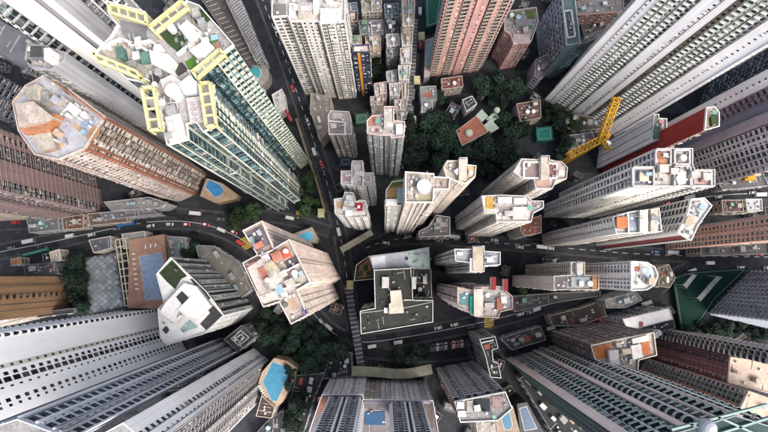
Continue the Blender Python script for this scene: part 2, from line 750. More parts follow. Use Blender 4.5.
    def clutter(s, n, seed, pal=None, small=6, region=None):
        """plant rooms, tanks, condensers, pipes and patched decks scattered over a roof"""
        rg = random.Random(seed)
        poly = inset(s.poly, 1.0) if region is None else ccw([U(*p, s.h) for p in region])
        xs, ys = [p[0] for p in poly], [p[1] for p in poly]
        e = max(range(len(s.poly)), key=lambda i: float(np.linalg.norm(s.poly[i] - s.poly[i - 1])))
        u = s.poly[e] - s.poly[e - 1]
        u = u / np.linalg.norm(u)
        nn = np.array([u[1], -u[0]])
        pal = pal or [(.62, .60, .57), (.5, .49, .47), (.36, .36, .36), (.66, .62, .56)]
        used = []

        def spot(r):
            for _ in range(40):
                c = np.array([rg.uniform(min(xs), max(xs)), rg.uniform(min(ys), max(ys))])
                if all(inside(c + d, poly) for d in (u * r, -u * r, nn * r, -nn * r)) and all(np.linalg.norm(c - o) > (r + q) * .9 for o, q in used):
                    used.append((c, r))
                    return c
            return None
        n, small = int(n * 1.7 + .5), int(small * 2)
        for i in range(n):
            a, b = rg.uniform(1.4, 4.0), rg.uniform(1.2, 2.8)
            c = spot(max(a, b) * .62)
            if c is None:
                continue
            t = rg.random()
            z = s.h - .02
            mb = MB()
            if t < .42:
                hh = rg.uniform(2.0, 3.6)
                mb.box(c, u, nn, -a / 2, a / 2, -b / 2, b / 2, z, z + hh, 0)
                mb.box(c, u, nn, -a / 2 - .2, a / 2 + .2, -b / 2 - .2, b / 2 + .2, z + hh, z + hh + .18, 1, True)
                mb.build('stair_house', [wall(rg.choice(pal)), slab(rg.choice(pal))], s.rp)
            elif t < .62:
                mb.cyl(c[0], c[1], z, z + rg.uniform(1.6, 2.6), b / 2, 0, 14, None, .3)
                mb.build('water_tank', plain(rg.choice([(.7, .7, .68), (.3, .42, .5), (.55, .55, .53)]), .5), s.rp)
            elif t < .8:
                mb.box(c, u, nn, -a / 2, a / 2, -b / 2, b / 2, z, z + .07, 0)
                mb.build('deck_patch', slab(rg.choice([(.42, .13, .08), (.10, .22, .15), (.5, .33, .22), (.25, .25, .27), (.55, .5, .45)]), .4), s.rp)
            else:
                hh = rg.uniform(2.2, 2.8)
                mb.box(c, u, nn, -a / 2, a / 2, -b / 2, b / 2, z + hh, z + hh + .12, 0, True)
                for sx in (-1, 1):
                    for sy in (-1, 1):
                        mb.box(c, u, nn, sx * a * .45 - .08, sx * a * .45 + .08, sy * b * .43 - .08, sy * b * .43 + .08, z, z + hh, 0)
                mb.build('roof_canopy', plain(rg.choice([(.72, .72, .7), (.2, .3, .36), (.38, .38, .38), (.1, .25, .2)]), .5), s.rp)
        for i in range(small):
            c = spot(.7)
            if c is None:
                continue
            mb = MB()
            z = s.h - .02
            t = rg.random()
            if t < .5:
                mb.box(c, u, nn, -.55, .55, -.4, .4, z + .15, z + 1.05, 0, True)
                for sx in (-1, 1):
                    mb.box(c, u, nn, sx * .4 - .07, sx * .4 + .07, -.35, .35, z, z + .15, 0)
                mb.build('condenser', plain(rg.choice([(.34, .34, .33), (.5, .5, .48), (.2, .2, .21)]), .5), s.rp)
            else:
                l = rg.uniform(2.0, 5.5)
                uu, vv = (u, nn) if rg.random() < .5 else (nn, u)
                mb.box(c, uu, vv, -l / 2, l / 2, -.09, .09, z + .1, z + .28, 0, True)
                mb.build('pipe', plain((.45, .44, .42), .5), s.rp)
        for i in range(2 if small > 8 else 0):
            c = spot(.5)
            if c is None:
                continue
            mb = MB()
            hh = rg.uniform(3, 6)
            mb.beam((*c, s.h - .02), (*c, s.h + hh), .12)
            for q in (.7, .85, .97):
                mb.beam((c[0] - u[0] * .8, c[1] - u[1] * .8, s.h + hh * q), (c[0] + u[0] * .8, c[1] + u[1] * .8, s.h + hh * q), .07)
            mb.build('aerial', FR_A, s.rp)
        return s


WHITE, CREAM, BEIGE = (.74, .73, .71), (.66, .60, .52), (.52, .46, .38)
GREY, DGREY, DARK = (.40, .41, .43), (.20, .21, .23), (.055, .06, .068)
HOODS = [plain((.5, .49, .46), .6), plain((.22, .26, .24), .6), plain((.32, .28, .25), .6)]
BFLOOR = slab((.11, .11, .11), .4)  # balcony floors kept dark, shade put into their colour
REC = wall((.13, .125, .12), .3)  # dark tone for recesses, with their shade already in the colour
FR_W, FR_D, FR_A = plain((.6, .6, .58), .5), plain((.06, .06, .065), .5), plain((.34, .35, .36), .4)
GL = glass((.022, .03, .036), .2)
GLT = glass((.02, .055, .06), .2)
GLD = glass((.016, .02, .028), .12)


def tower(name, label, cat, poly, h, mats, spec, nfl, zpx=None, gl=None, frame=None, group=None, z0=0.0, **kw):
    b = Bld(name, label, cat, poly, h if zpx is None else zpx, h, group, z0)
    b.finish(mats, gl or GL, frame or FR_W, spec, nfl, **kw)
    return b

# ------------------------------------------------------------------ ground and streets
mb = MB()
S = 2500.0
mb.f([(-S, -S, -.3), (S, -S, -.3), (S, S, -.3), (-S, S, -.3)])
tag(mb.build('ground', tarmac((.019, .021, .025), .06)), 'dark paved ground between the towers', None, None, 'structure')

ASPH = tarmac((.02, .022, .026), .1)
PAVE = slab((.085, .085, .086), .4, .2)
LINE = plain((.62, .62, .6), .6)
YEL = plain((.62, .45, .06), .6)


def smooth(pts, z=0.0, step=3.0):
    """Catmull-Rom through photo points, in metres"""
    P = [U(p[0], p[1], z) for p in pts]
    P = [P[0] * 2 - P[1]] + P + [P[-1] * 2 - P[-2]]
    out = []
    for i in range(1, len(P) - 2):
        L = float(np.linalg.norm(P[i + 1] - P[i]))
        k = max(2, int(L / step))
        for j in range(k):
            t = j / k
            out.append(.5 * ((2 * P[i]) + (-P[i - 1] + P[i + 1]) * t + (2 * P[i - 1] - 5 * P[i] + 4 * P[i + 1] - P[i + 2]) * t * t + (-P[i - 1] + 3 * P[i] - 3 * P[i + 1] + P[i + 2]) * t ** 3))
    out.append(P[-2])
    return out


def normals(c):
    N = []
    for i in range(len(c)):
        d = c[min(i + 1, len(c) - 1)] - c[max(i - 1, 0)]
        d = d / max(1e-6, np.linalg.norm(d))
        N.append(np.array([-d[1], d[0]]))
    return N


def ribbon(mb, c, N, o0, o1, z, m=0, i0=0, i1=None):
    i1 = len(c) - 1 if i1 is None else i1
    for i in range(i0, i1):
        mb.f([(*(c[i] + N[i] * o0), z), (*(c[i] + N[i] * o1), z), (*(c[i + 1] + N[i + 1] * o1), z), (*(c[i + 1] + N[i + 1] * o0), z)], m)


ROADS = []


def road(name, label, pts, w, kerb=1.8, line='white', edge=True, z=0.0, zz=0.0):
    ROADS.append((name, label, smooth(pts), w, kerb, line, zz))


def lay_roads():
    out = []
    for ri, (name, label, c, w, kerb, line, zz) in enumerate(ROADS):
        N = normals(c)
        zz += .02 * ri                       # streets that cross lie one sheet above the other
        mb = MB()
        ribbon(mb, c, N, -w / 2, w / 2, -.1 + zz)
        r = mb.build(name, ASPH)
        tag(r, label, None, None, 'structure')
        out.append(r)

        def free(p, pad):
            return all(min(float(np.hypot(*(p - q))) for q in R_[2]) > R_[3] / 2 + pad for j, R_ in enumerate(ROADS) if j != ri)
        for s_ in (-1, 1):
            mb = MB()
            a, b = s_ * w / 2, s_ * (w / 2 + kerb)
            for i in range(len(c) - 1):
                if free((c[i] + c[i + 1]) / 2 + (N[i] + N[i + 1]) / 2 * (a + b) / 2, kerb * .6):
                    ribbon(mb, c, N, min(a, b), max(a, b), .12 + zz, 0, i, i + 1)
                    mb.f([(*(c[i] + N[i] * a), -.1), (*(c[i + 1] + N[i + 1] * a), -.1), (*(c[i + 1] + N[i + 1] * a), .12 + zz), (*(c[i] + N[i] * a), .12 + zz)])
            mb.build('pavement', PAVE, r)
        if line:
            mb = MB()
            for i in range(0, len(c) - 1):
                if (line == 'dash' and i % 2) or not free((c[i] + c[i + 1]) / 2, 1.0):
                    continue
                ribbon(mb, c, N, -.12, .12, -.09 + zz, 0, i, i + 1)
            mb.build('lane_line', LINE, r)
    return out


road('road', 'curving two lane road past the rooftop pools', [(-30, 259), (0, 252), (60, 240), (110, 229), (150, 222), (190, 222), (225, 231), (255, 249), (285, 280), (312, 312), (335, 334), (362, 342), (400, 338), (450, 329), (500, 318), (550, 304), (590, 288), (625, 262)], 7.6, 1.5, 'white')
road('street', 'narrow sloping street with covered walkway between towers', [(258, -12), (282, 50), (303, 110), (320, 160), (333, 205), (343, 250), (350, 300), (357, 345), (362, 380)], 6.4, 1.5, 'dash')
road('street', 'straight narrow street between low rise blocks', [(421, -15), (419, 40), (415, 90), (411, 130), (404, 170), (396, 205), (390, 236)], 5.2, 1.6, None, True)
road('street', 'shadowed cross street in front of cream towers', [(366, 248), (390, 240), (430, 238), (480, 242), (540, 246), (600, 251), (640, 254), (700, 256), (768, 257), (800, 257)], 6.0, 1.4, 'dash')
road('road', 'dark elevated road passing the yellow crane base', [(800, 193), (740, 194), (700, 198), (672, 205), (640, 216), (600, 232), (560, 243)], 6.4, 1.4, 'white', zz=.2)
road('lane', 'dim service lane below the brown towers', [(-20, 226), (40, 222), (80, 212), (130, 212), (180, 214), (230, 218), (262, 216), (300, 222), (330, 232)], 5.0, 1.4, None)
road('lane', 'back lane beneath the gallery of green courts', [(640, 300), (690, 268), (740, 265), (800, 266)], 6.0, 1.5, None, True, zz=.2)
road('lane', 'lane running behind the parking yard', [(362, 352), (410, 356), (470, 352), (540, 332), (600, 318), (660, 300)], 5.0, 1.4, None)


roads = lay_roads()
main_road = roads[0]


def hatch(label, c, ang, n, w, l, col):
    p = U(*c)
    u = np.array([math.cos(ang), math.sin(ang)])
    v = np.array([-u[1], u[0]])
    mb = MB()
    for i in range(n):
        o = p + u * (i - (n - 1) / 2) * w * 2
        mb.box(o, u, v, -w / 2, w / 2, -l / 2, l / 2, -.12, .06, 0)
    tag(mb.build('road_marking', col, main_road))


hatch('', (246, 243), math.radians(-62), 7, .55, 6.5, YEL)
hatch('', (489, 321), math.radians(90), 7, .55, 5.5, YEL)
hatch('', (301, 214), math.radians(10), 6, .5, 4.5, YEL)


def turned(px, z):
    return ccw([U(p[0], p[1], z) for p in px])


def block(name, label, cat, px, h, wallm, roofm, par=.8, group=None, cl=0, seed=0, small=2, spec='b:1.2 w:2.6 b:.6', nfl=None, z0=0.0, gl=None, keep=14, pal=None):
    b = Bld(name, label, cat, px, h, h, group, z0)
    b.finish([wallm], gl or GL, FR_W, spec, nfl or max(1, int((h - z0) / 3.3)), roofm=roofm, par=par, keep=keep, base=1.5)
    if cl or small:
        b.clutter(cl, seed or int(abs(b.c[0] * 3 + b.c[1] * 7)) + 1, pal, small)
    return b


W_WHITE, W_CREAM, W_BEIGE, W_GREY, W_DG = wall(WHITE, .22), wall(CREAM, .25), wall(BEIGE, .3), wall(GREY, .3), wall(DGREY, .3)
R_CREAM, R_GREY, R_DARK, R_WHITE = slab((.50, .46, .41), .5), slab((.30, .30, .31), .45), slab((.06, .062, .062), .4), slab((.62, .61, .60), .3)
LAWN = slab((.045, .085, .03), .5, .4)
TERRA = slab((.46, .28, .20), .35)

# ================================================================== towers, upper left
t = tower('residential_tower', 'very tall pale tower with broad blank white band and gabled balconies', 'tower',
          [(189, 142), (225, 103), (195, 70), (150, 108)], 172, [wall((.78, .78, .78), .12), wall((.36, .36, .38), .25), REC],
          "=G*1:5 b:8 b*1@-1.2:2 b:3 b*1:8 D*1:3 b@.6:.6 D*1:3 b@.6:.6 D*1:3 b@.6:.6 L*1:3.4 b*1:2", 40, zpx=0, gl=GL, ledge=0, keep=60)
t = tower('residential_tower', 'grey slatted tower with blank blue grey side wall and small roof houses', 'tower',
          [(27, 60), (29, 46), (44, 46), (68, 54), (67, 61), (53, 71), (32, 68)], 132, [wall((.34, .35, .38), .25), wall((.2, .19, .17), .3), REC],
          "H*1:3 b*1@.3:.5", 40, over={3: "b:2", 4: "=b:2"}, roofm=R_GREY, gl=GLD, ledge=.25)
t.rect(30, 47, 42, 57, 3.5, W_DG, 'roof_house', mt=R_DARK)
t.rect(44, 48, 50, 60, 5, W_WHITE, 'lift_house')
t.clutter(4, 3, small=6)
t.disc(24 + 4, 61, 1.5, 1.2, LAWN, 'planter')
t = tower('office_block', 'wide dark grey roofed block with seam across its felt roof', 'building',
          [(-40, 2), (0, 21), (43, 44), (29, 71), (0, 55), (-40, 34)], 80, [W_DG, W_DG, REC], "b:.8 H:4", 22, roofm=slab((.17, .17, .19), .3), gl=GLD, keep=20)
t.walls([(10, 52), (20, 35)], W_GREY, .3, .4, 'roof_seam')
t.walls([(-6, 44), (5, 25)], W_GREY, .3, .4, 'roof_seam')
t.clutter(2, 8, small=3)
tower('residential_tower', 'dark slate tower glimpsed behind the terracotta roofed tower', 'tower',
      [(86, 153), (100, 128), (70, 112), (52, 143)], 104, [wall((.10, .115, .15), .3), wall((.16, .17, .2), .3), REC], "b:1 W*1:3 b:.6 H:3", 30, zpx=0, gl=GLD, ledge=.3, keep=40)

# brown and cream tower with terraces on its roof
t = tower('residential_tower', 'brown and cream tower with terracotta and blue roof terraces', 'tower',
          [(14, 103), (27, 86), (40, 79), (49, 73), (106, 117), (86, 149), (60, 160), (36, 155), (20, 132)], 112,
          [wall((.60, .50, .46), .4), wall((.30, .13, .085), .3), wall((.13, .075, .055), .3)],
          "=b:1 w:2.2 b:.8 W:3 b:.5 w:2", 36,
          over={4: "=b*1@.5:1.6 W:3 b*2:.5 H*2:3.6 b*2@.4:.5 H*2:3.6 b*2:.4 W:3.4 b*1@.4:1.2 w*1:1.6 b*1@.5:1.2", 5: "=b*1:1.4 s:1.4 b:.6 w:1.8 s:1.5 W:2.4 b:1", 6: "=w:2 b:1.4 s:1.2 w:2 b:1 w:2 b:.9 s:1.4"},
          roofm=slab((.40, .41, .46), .3), frame=FR_W, gl=glass((.05, .055, .045), .6), ledge=.14, keep=150, parm=wall((.6, .5, .45), .3))
t.rb([(15, 104), (33, 101), (52, 116), (42, 122), (19, 127)], 7, wall((.5, .42, .36), .4), 'penthouse', mt=slab((.52, .45, .40), .45))
t.rb([(19, 127), (42, 121), (50, 113), (57, 114), (45, 131), (24, 134)], 5, wall((.45, .2, .1), .3), 'tiled_roof', mt=slab((.46, .21, .12), .4))
t.rb([(26, 87), (37, 84), (38, 99), (27, 101)], 4.5, W_CREAM, 'roof_house', mt=R_CREAM)
t.rb([(38, 92), (47, 91), (50, 103), (42, 104)], 3, W_BEIGE, 'roof_house', mt=R_GREY)
t.rb([(66, 108), (70, 102), (78, 108), (73, 115)], 3, W_WHITE, 'stair_house')
t.rb([(80, 125), (84, 118), (95, 121), (93, 129)], .3, slab((.24, .30, .42), .3), 'deck_patch')
t.rb([(86, 137), (92, 126), (100, 127), (99, 135), (90, 143)], .4, slab((.4, .25, .16), .4), 'deck_patch')
t.rb([(31, 136), (50, 130), (56, 148), (40, 152)], 3, wall((.5, .35, .26), .4), 'roof_house', mt=R_CREAM)
t.walls([(49, 78), (104, 119)], wall((.38, .16, .1), .3), 1.4, .7)
t.walls([(58, 117), (66, 108), (82, 120)], W_WHITE, 1.0, .5)
t.clutter(8, 105, [(.62, .6, .58), (.5, .45, .42), (.4, .42, .46)], 18, region=[(52, 80), (100, 118), (88, 140), (70, 130), (56, 104)])
t.clutter(16, 5, [(.6, .42, .33), (.6, .55, .5), (.45, .2, .12)], 10, region=[(22, 105), (58, 125), (75, 145), (45, 150), (28, 140)])

# twin block tower crowned by yellow frames
t = tower('residential_tower', 'teal glazed tower crowned with pale yellow steel frames', 'tower',
          [(97, 53), (112, 38), (119, 26), (110, 15), (108, 2), (147, 13), (152, 25), (188, 2), (201, 7), (235, 46), (198, 74), (190, 72), (196, 82), (213, 84), (218, 127),
           (204, 133), (197, 123), (188, 125), (190, 140), (168, 146), (158, 92), (146, 84), (128, 80)], 156,
          [wall((.56, .58, .48), .2), wall((.016, .04, .052), .2), wall((.012, .03, .04), .2)], "=b:1 G*1:3", 38,
          over={9: "=b*1:.4 W:2.5 b:.35 W:2.5 b:.35 W:2.5 b:.35 W:2.4 b:.5 G*1@-1.4:3 b*1@-1:.5 G*1@-1:3 b*1@-1.2:.6 G*1@-1.8:3",
                12: "=G*1:3 b*1:.5 G*1:3", 13: "=G*1:3 b:.6 s:1.4 W:2.2 b:.4 W:2.2 b:.4 s:1.4 b:.6 G*1:2.2",
                14: "=b:.5 G*1:2.4 b:.5", 16: "G*1:2", 18: "=b:.5 G*1@-.4:2.6 b@.2:.7 G*1@-.4:2.8 b:.5"},
          roofm=slab((.42, .41, .40), .4), gl=GLT, frame=FR_A, keep=150, ac=.1, parm=wall((.72, .71, .68), .2))
YF = wall((.66, .61, .30), .3)


def pergola(b, q, n, z0, z1, t=.75, m=YF):
    """open steel frame: two long beams, cross bars, posts; q = corners as seen at its top"""
    P = [U(*p, z1) for p in q]
    mb = MB()
    for i in range(4):
        mb.beam((*P[i], z1 - .6), (*P[(i + 1) % 4], z1 - .6), t, 0, 1.3)
    mb2 = []
    for i in range(1, n):
        f = i / n
        a, c = P[0] * (1 - f) + P[1] * f, P[3] * (1 - f) + P[2] * f
        mb.beam((*a, z1 - .7), (*c, z1 - .7), t * .7, 0, .9)
    o = mb.build('crown_frame', m, b.root)
    for i in (0, n):
        f = i / n
        for A, B in ((P[0], P[1]), (P[3], P[2])):
            p = A * (1 - f) + B * f
            mb = MB()
            mb.beam((*p, z0), (*p, z1 - 1.2), t * .7)
            mb.build('post', m, o)


H_ = 156
pergola(t, [(108, 3), (145, 14), (146, 23), (110, 12)], 4, H_ - 6, H_ + 4.5)
pergola(t, [(149, 26), (181, 0), (187, 7), (155, 32)], 4, H_, H_ + 4.5)
pergola(t, [(93, 53), (136, 71), (142, 79), (97, 61)], 4, H_, H_ + 4.5)
pergola(t, [(141, 87), (149, 130), (160, 129), (153, 87)], 4, H_, H_ + 4.5)
pergola(t, [(199, 83), (206, 126), (216, 125), (209, 82)], 4, H_, H_ + 4.5)
pergola(t, [(192, 71), (219, 49), (224, 54), (197, 78)], 3, H_, H_ + 4)
t.rb([(178, 27), (187, 20), (198, 33), (189, 41)], 4, W_WHITE, 'roof_house', mt=R_WHITE)
t.rb([(189, 50), (206, 39), (213, 46), (204, 57), (195, 56)], 4, W_WHITE, 'roof_house', mt=R_WHITE)
t.rb([(191, 17), (202, 8), (211, 19), (200, 27)], .25, LAWN, 'roof_garden')
t.rb([(160, 34), (175, 25), (186, 40), (178, 52), (168, 44)], .3, LAWN, 'roof_garden')
t.rb([(185, 62), (194, 56), (200, 64), (190, 71)], .5, slab((.09, .2, .03), .3, .5), 'roof_garden')
t.rb([(207, 38), (215, 33), (219, 40), (211, 45)], .5, slab((.08, .19, .03), .3, .5), 'roof_garden')
t.rb([(196, 52), (205, 50), (204, 62), (199, 63)], .4, slab((.4, .2, .16), .3), 'deck_patch')
t.rb([(208, 45), (219, 40), (222, 48), (214, 52)], .4, slab((.35, .2, .17), .3), 'deck_patch')
t.rb([(150, 50), (168, 54), (174, 60), (168, 72), (152, 64), (140, 55)], 3.5, wall((.7, .68, .64), .3), 'penthouse', mt=slab((.66, .63, .60), .35))
t.rb([(134, 49), (140, 50), (146, 60), (140, 63), (135, 56)], 1.5, slab((.03, .16, .12), .2), 'covered_tank')
t.rb([(100, 46), (124, 44), (132, 52), (128, 66), (106, 58)], .5, slab((.55, .48, .40), .4), 'deck_patch')
t.rb([(160, 80), (172, 74), (182, 82), (176, 92), (164, 92)], 2.5, wall((.6, .55, .52), .3), 'roof_house', mt=slab((.55, .5, .48), .4))
t.disc(172, 90, 7.5, 4, slab((.74, .72, .68), .12), 'helipad_disc', k=28)
t.rb([(178, 84), (189, 75), (197, 82), (197, 93), (184, 94)], 3, wall((.5, .55, .56), .2), 'skylight', mt=plain((.50, .56, .58), .25))
t.rb([(158, 95), (178, 93), (179, 112), (160, 114)], .3, slab((.2, .21, .23), .3), 'deck_patch')
for i in range(4):
    t.walls([(158 + i * 6, 96), (160.5 + i * 6, 114)], W_WHITE, .5, .25, 'roof_rail')
t.walls([(158, 104), (179, 102)], W_WHITE, .5, .25, 'roof_rail')
t.rb([(186, 98), (200, 96), (204, 120), (190, 122)], 2, wall((.62, .52, .50), .3), 'roof_house', mt=slab((.62, .53, .51), .3))
for i in range(4):
    t.rect(190 + i * .9, 103 + i * 5.2, 194 + i * .9, 104.5 + i * 5.2, 2.8, W_GREY, 'roof_vent')
    t.rect(197 + i * .9, 102 + i * 5.2, 200 + i * .9, 103.5 + i * 5.2, 2.8, W_GREY, 'roof_vent')
t.rb([(165, 117), (180, 113), (186, 138), (169, 142)], 2, wall((.68, .64, .6), .3), 'roof_house', mt=slab((.64, .6, .57), .4))
t.rb([(120, 20), (146, 26), (150, 42), (130, 42), (122, 34)], .2, slab((.2, .2, .215), .3), 'deck_patch')
t.walls([(100, 47), (120, 38), (140, 46), (158, 58), (174, 74)], W_WHITE, 2.2, .6)
t.walls([(128, 44), (150, 40), (162, 50)], W_WHITE, 2.2, .5)
t.walls([(106, 62), (130, 72), (148, 80)], W_WHITE, 1.6, .5)
t.walls([(176, 54), (200, 36), (214, 52)], W_WHITE, 1.6, .5)
t.walls([(186, 20), (200, 32)], W_WHITE, 1.6, .5)
t.rb([(150, 72), (160, 76), (158, 86), (148, 82)], .2, R_DARK, 'well_shade_cap')  # two dark plates on the roof, the shade of a well painted as colour
t.rb([(172, 66), (182, 62), (188, 70), (178, 76)], .2, R_DARK, 'well_shade_cap')
t.clutter(10, 177, [(.6, .58, .56), (.3, .3, .3), (.5, .46, .42), (.1, .2, .16)], 24, region=[(102, 50), (116, 40), (150, 36), (170, 50), (165, 70), (135, 72)])
t.clutter(16, 77, None, 30, region=[(150, 70), (170, 72), (160, 92), (182, 112), (188, 138), (165, 143), (157, 95), (130, 78)])
t.clutter(8, 78, None, 16, region=[(165, 30), (200, 10), (228, 46), (195, 70)])

tower('residential_tower', 'dark brown tower with a broad blank mauve brown wall', 'tower',
      [(97, 166), (103, 212), (60, 222), (50, 147)], 108, [wall((.23, .165, .165), .15), wall((.10, .09, .10), .3), wall((.05, .05, .055), .2)],
      "=b:3 H:3.5 b:2.2 b*2@-1.2:1 H*1@-.4:3.5 b*1@-.4:.5 H*1@-.4:3.5 b*2@-1.2:1 b:12.5 b*2@-.6:.6 H*1:2.6 b*1:.5 H*1:2.2", 30, zpx=0, gl=GLD, ledge=.3, keep=80)
tower('apartment_block', 'beige ledged block rising beside the bus lay-by', 'building',
      [(46, 212), (40, 219), (-20, 222), (-20, 206)], 34, [wall((.42, .36, .30), .35), W_BEIGE, REC], "H:3 b:.5", 10, zpx=0, ledge=.5, roofm=R_CREAM, keep=10)
tower('residential_tower', 'ochre brown tower with single column of round windows', 'tower',
      [(68, 276), (68, 312), (30, 314), (30, 275)], 78, [wall((.30, .185, .105), .2), wall((.3, .185, .105), .2), REC], "b:1", 15, zpx=0, roofm=R_GREY)
# its round portholes, each a part
root = [o for o in COL.objects if o.get("label", "").startswith('ochre brown')][0]
pm = MB()
ring = [(0.0, 1.55 * math.cos(2 * math.pi * i / 14), 1.35 * math.sin(2 * math.pi * i / 14)) for i in range(14)]
rin = [(0.0, 1.2 * math.cos(2 * math.pi * i / 14), 1.02 * math.sin(2 * math.pi * i / 14)) for i in range(14)]
for i in range(14):
    j = (i + 1) % 14
    pm.f([(.22, *ring[i][1:]), (.22, *ring[j][1:]), (.22, *rin[j][1:]), (.22, *rin[i][1:])], 1)
    pm.f([(0, *ring[i][1:]), (0, *ring[j][1:]), (.22, *ring[j][1:]), (.22, *ring[i][1:])], 1)
pm.f([(.03, *p[1:]) for p in rin], 0)
pme = pm.mesh('porthole', [GLD, wall((.16, .09, .05), .2)])
fx = U(68, 294)
for i in range(15):
    link('porthole', pme, root, None, Matrix.Translation((fx[0] + .01, U(68, 293)[1], 6 + i * 4.7)))

tower('residential_tower', 'white tower with wide blank wall and curved balcony rails along its edge', 'tower',
      [(163, 308), (187, 351), (150, 368), (125, 311)], 172, [wall((.95, .94, .93), .04), wall((.72, .69, .60), .2), wall((.10, .10, .11), .2)],
      "=C:1.6 b:8.6 s*1:1.6 b:.8 w:1.8 G@-.4:1.9 b:.8 s:1.1 b:2.6 w:1.8 s:1.5 b:3.4", 40, zpx=0, gl=GLD, frame=FR_A, ac=0, keep=240, bars=0)
tower('residential_tower', 'blue grey tower with three ranks of dark stacked balconies', 'tower',
      [(222, 338), (247, 347), (222, 361), (195, 347)], 164, [wall((.56, .59, .65), .2), wall((.70, .71, .75), .2), wall((.08, .09, .11), .2)],
      "=b:1 D:3.2 b*1@.6:.7 s:1.2 D:3.0 b*1@.6:.6 s:1.3 b*1@.4:.5 D@-.6:3.6 b*1@.5:.7", 40, zpx=0, gl=GLT, frame=FR_A, ac=.3, keep=200, roofm=R_GREY)
tower('residential_tower', 'tall white tower beside the kite shaped pool, dark balconies on its flank', 'tower',
      [(254, 348), (269, 360), (263, 397), (225, 432), (228, 362)], 147, [wall((.86, .85, .85), .12), wall((.33, .31, .31), .25), wall((.09, .09, .10), .2)],
      "=b:4.8 w@-.4:2.4 b:2 s:1.2 b:1.6", 38, over={1: "=b*1@.3:.7 s*1:1.2 D*1:3.4 b*1:.5 D*1@-.8:3.4 s*1:1.4 b*1:.8 D*1:3.4 b*1:.5 s*1:1.2 w*1:2.2 b@.2:.8"}, zpx=0, gl=GLD, frame=FR_A, keep=200, roofm=R_GREY)

t = tower('apartment_block', 'white roofed stepped tower with black terraces beside terracotta pool deck', 'tower',
          [(157, 274), (171.7, 257), (207, 291), (224.7, 315), (206, 333), (168, 345), (161, 337), (158.5, 309), (165, 303)], 54,
          [wall((.72, .75, .76), .2), wall((.7, .7, .7), .2), wall((.035, .045, .05), .2)], "b:.5 D:2.2", 15,
          over={1: "b:.8 G:1.7 b:.4 b*2@-.3:1.2", 2: "b:.7 b*2@-.3:1.6 b:.4 G:1.5", 3: "b:1.2 W:3", 4: "W:2.5 b:1"}, roofm=slab((.70, .70, .70), .16), gl=GLD, parm=W_WHITE, keep=80, balm=[W_WHITE, W_WHITE])
t.rb([(159, 273), (172, 260), (187, 276), (181, 279), (175, 289), (167, 282)], .3, slab((.04, .06, .03), .5, .4), 'roof_garden')
t.rb([(190, 279), (196, 278), (213, 298), (206, 300)], .12, R_DARK, 'black_terrace')
t.rb([(208, 299), (222, 315), (206, 330), (200, 324), (210, 313), (205, 305)], .12, R_DARK, 'black_terrace')
t.rb([(165, 303), (184, 283), (196, 286), (211, 306), (198, 318), (190, 318), (178, 310), (172, 322), (160, 312)], 3.2, W_WHITE, 'penthouse', mt=slab((.74, .74, .74), .12))
t.rb([(176, 297), (182, 291), (189, 298), (183, 306)], 3.5, W_DG, 'well_shade_cap', mt=R_DARK)  # dark top stands in for the shade inside a well
t.rb([(165, 315), (171, 310), (179, 315), (172, 323)], .4, plain((.05, .10, .11), .15), 'skylight')
t.rb([(180, 330), (190, 320), (198, 327), (184, 332)], .4, plain((.22, .32, .32), .2), 'skylight')
t.rb([(162, 330), (166, 326), (169, 330), (166, 334)], .6, R_DARK, 'roof_hatch')
t.walls([(176, 312), (192, 296)], W_WHITE, 3.9, .7)
t.clutter(0, 12, None, 8)

# ================================================================== the middle
t = tower('residential_tower', 'cream cross plan tower with terracotta decks and white water tank on its roof', 'tower',
          [(243.4, 230.8), (262.9, 221), (274.6, 248.5), (290, 239.3), (311, 282.3), (298, 290), (308.5, 315), (291.6, 324), (279.8, 301.8), (264, 307), (243.4, 262.8), (258, 255)], 122,
          [wall((.66, .53, .46), .25), wall((.16, .12, .1), .3), REC], "=b:2 w:2 b:2.5 s:1.3 b:2", 34,
          over={1: "=b:.8 W:2.4 b:.5 D:3 b:.5 W:2.4 b:.6", 3: "=b:3.4 w:1.4 b:3 w:1.2 b*1@-2:2.2 w:1.3 b:3 s:1.3 b:2 w:1.4", 4: "=b:1 w:2 b:1.5", 5: "=W:2.2 b*1@-.8:.6 W:2.4 b:.6 W:2.2 b*1@-.8:.5 w:1.6"},
          roofm=slab((.50, .42, .38), .45), parm=wall((.68, .58, .53), .3), keep=130, par=1.5, ptk=.32, ledge=.12)
t.rb([(246, 233), (261, 225), (270, 244), (256, 252)], .3, slab((.17, .15, .17), .3), 'deck_patch')
t.rb([(248, 238), (252, 236), (257, 247), (253, 249)], 1.5, plain((.2, .25, .27), .4), 'condenser_row')
t.rb([(256, 231), (259, 229), (262, 234), (259, 236)], 1.8, plain((.28, .3, .33), .5), 'water_tank')
t.rb([(258, 256), (271, 248), (275, 254), (287, 246), (292, 257), (262, 266)], .25, slab((.55, .12, .07), .3), 'terracotta_deck')
t.rb([(284, 262), (297, 255), (300, 263), (288, 269)], .3, slab((.10, .08, .08), .3), 'well_shade_cap')  # flat plate coloured like the shade down a well
t.rb([(247, 268), (262, 258), (272, 260), (284, 276), (274, 288), (258, 292)], 3.0, wall((.7, .66, .6), .2), 'penthouse', mt=slab((.56, .50, .45), .45))
t.rb([(265, 264), (272, 260), (278, 268), (270, 274)], 3.5, W_BEIGE, 'stair_house', mt=slab((.5, .42, .3), .4))
t.disc(267, 280, 2.6, 5, plain((.75, .73, .7), .4), 'water_tank', .6)
t.rb([(288, 274), (302, 267), (307, 281), (296, 287)], .3, slab((.48, .44, .37), .4), 'deck_patch')
t.rb([(292, 276), (296, 273), (298, 277), (294, 280)], 1.6, plain((.3, .33, .35), .5), 'water_tank')
t.rb([(298, 272), (302, 270), (304, 275), (300, 278)], 1.4, plain((.25, .28, .3), .5), 'condenser_row')
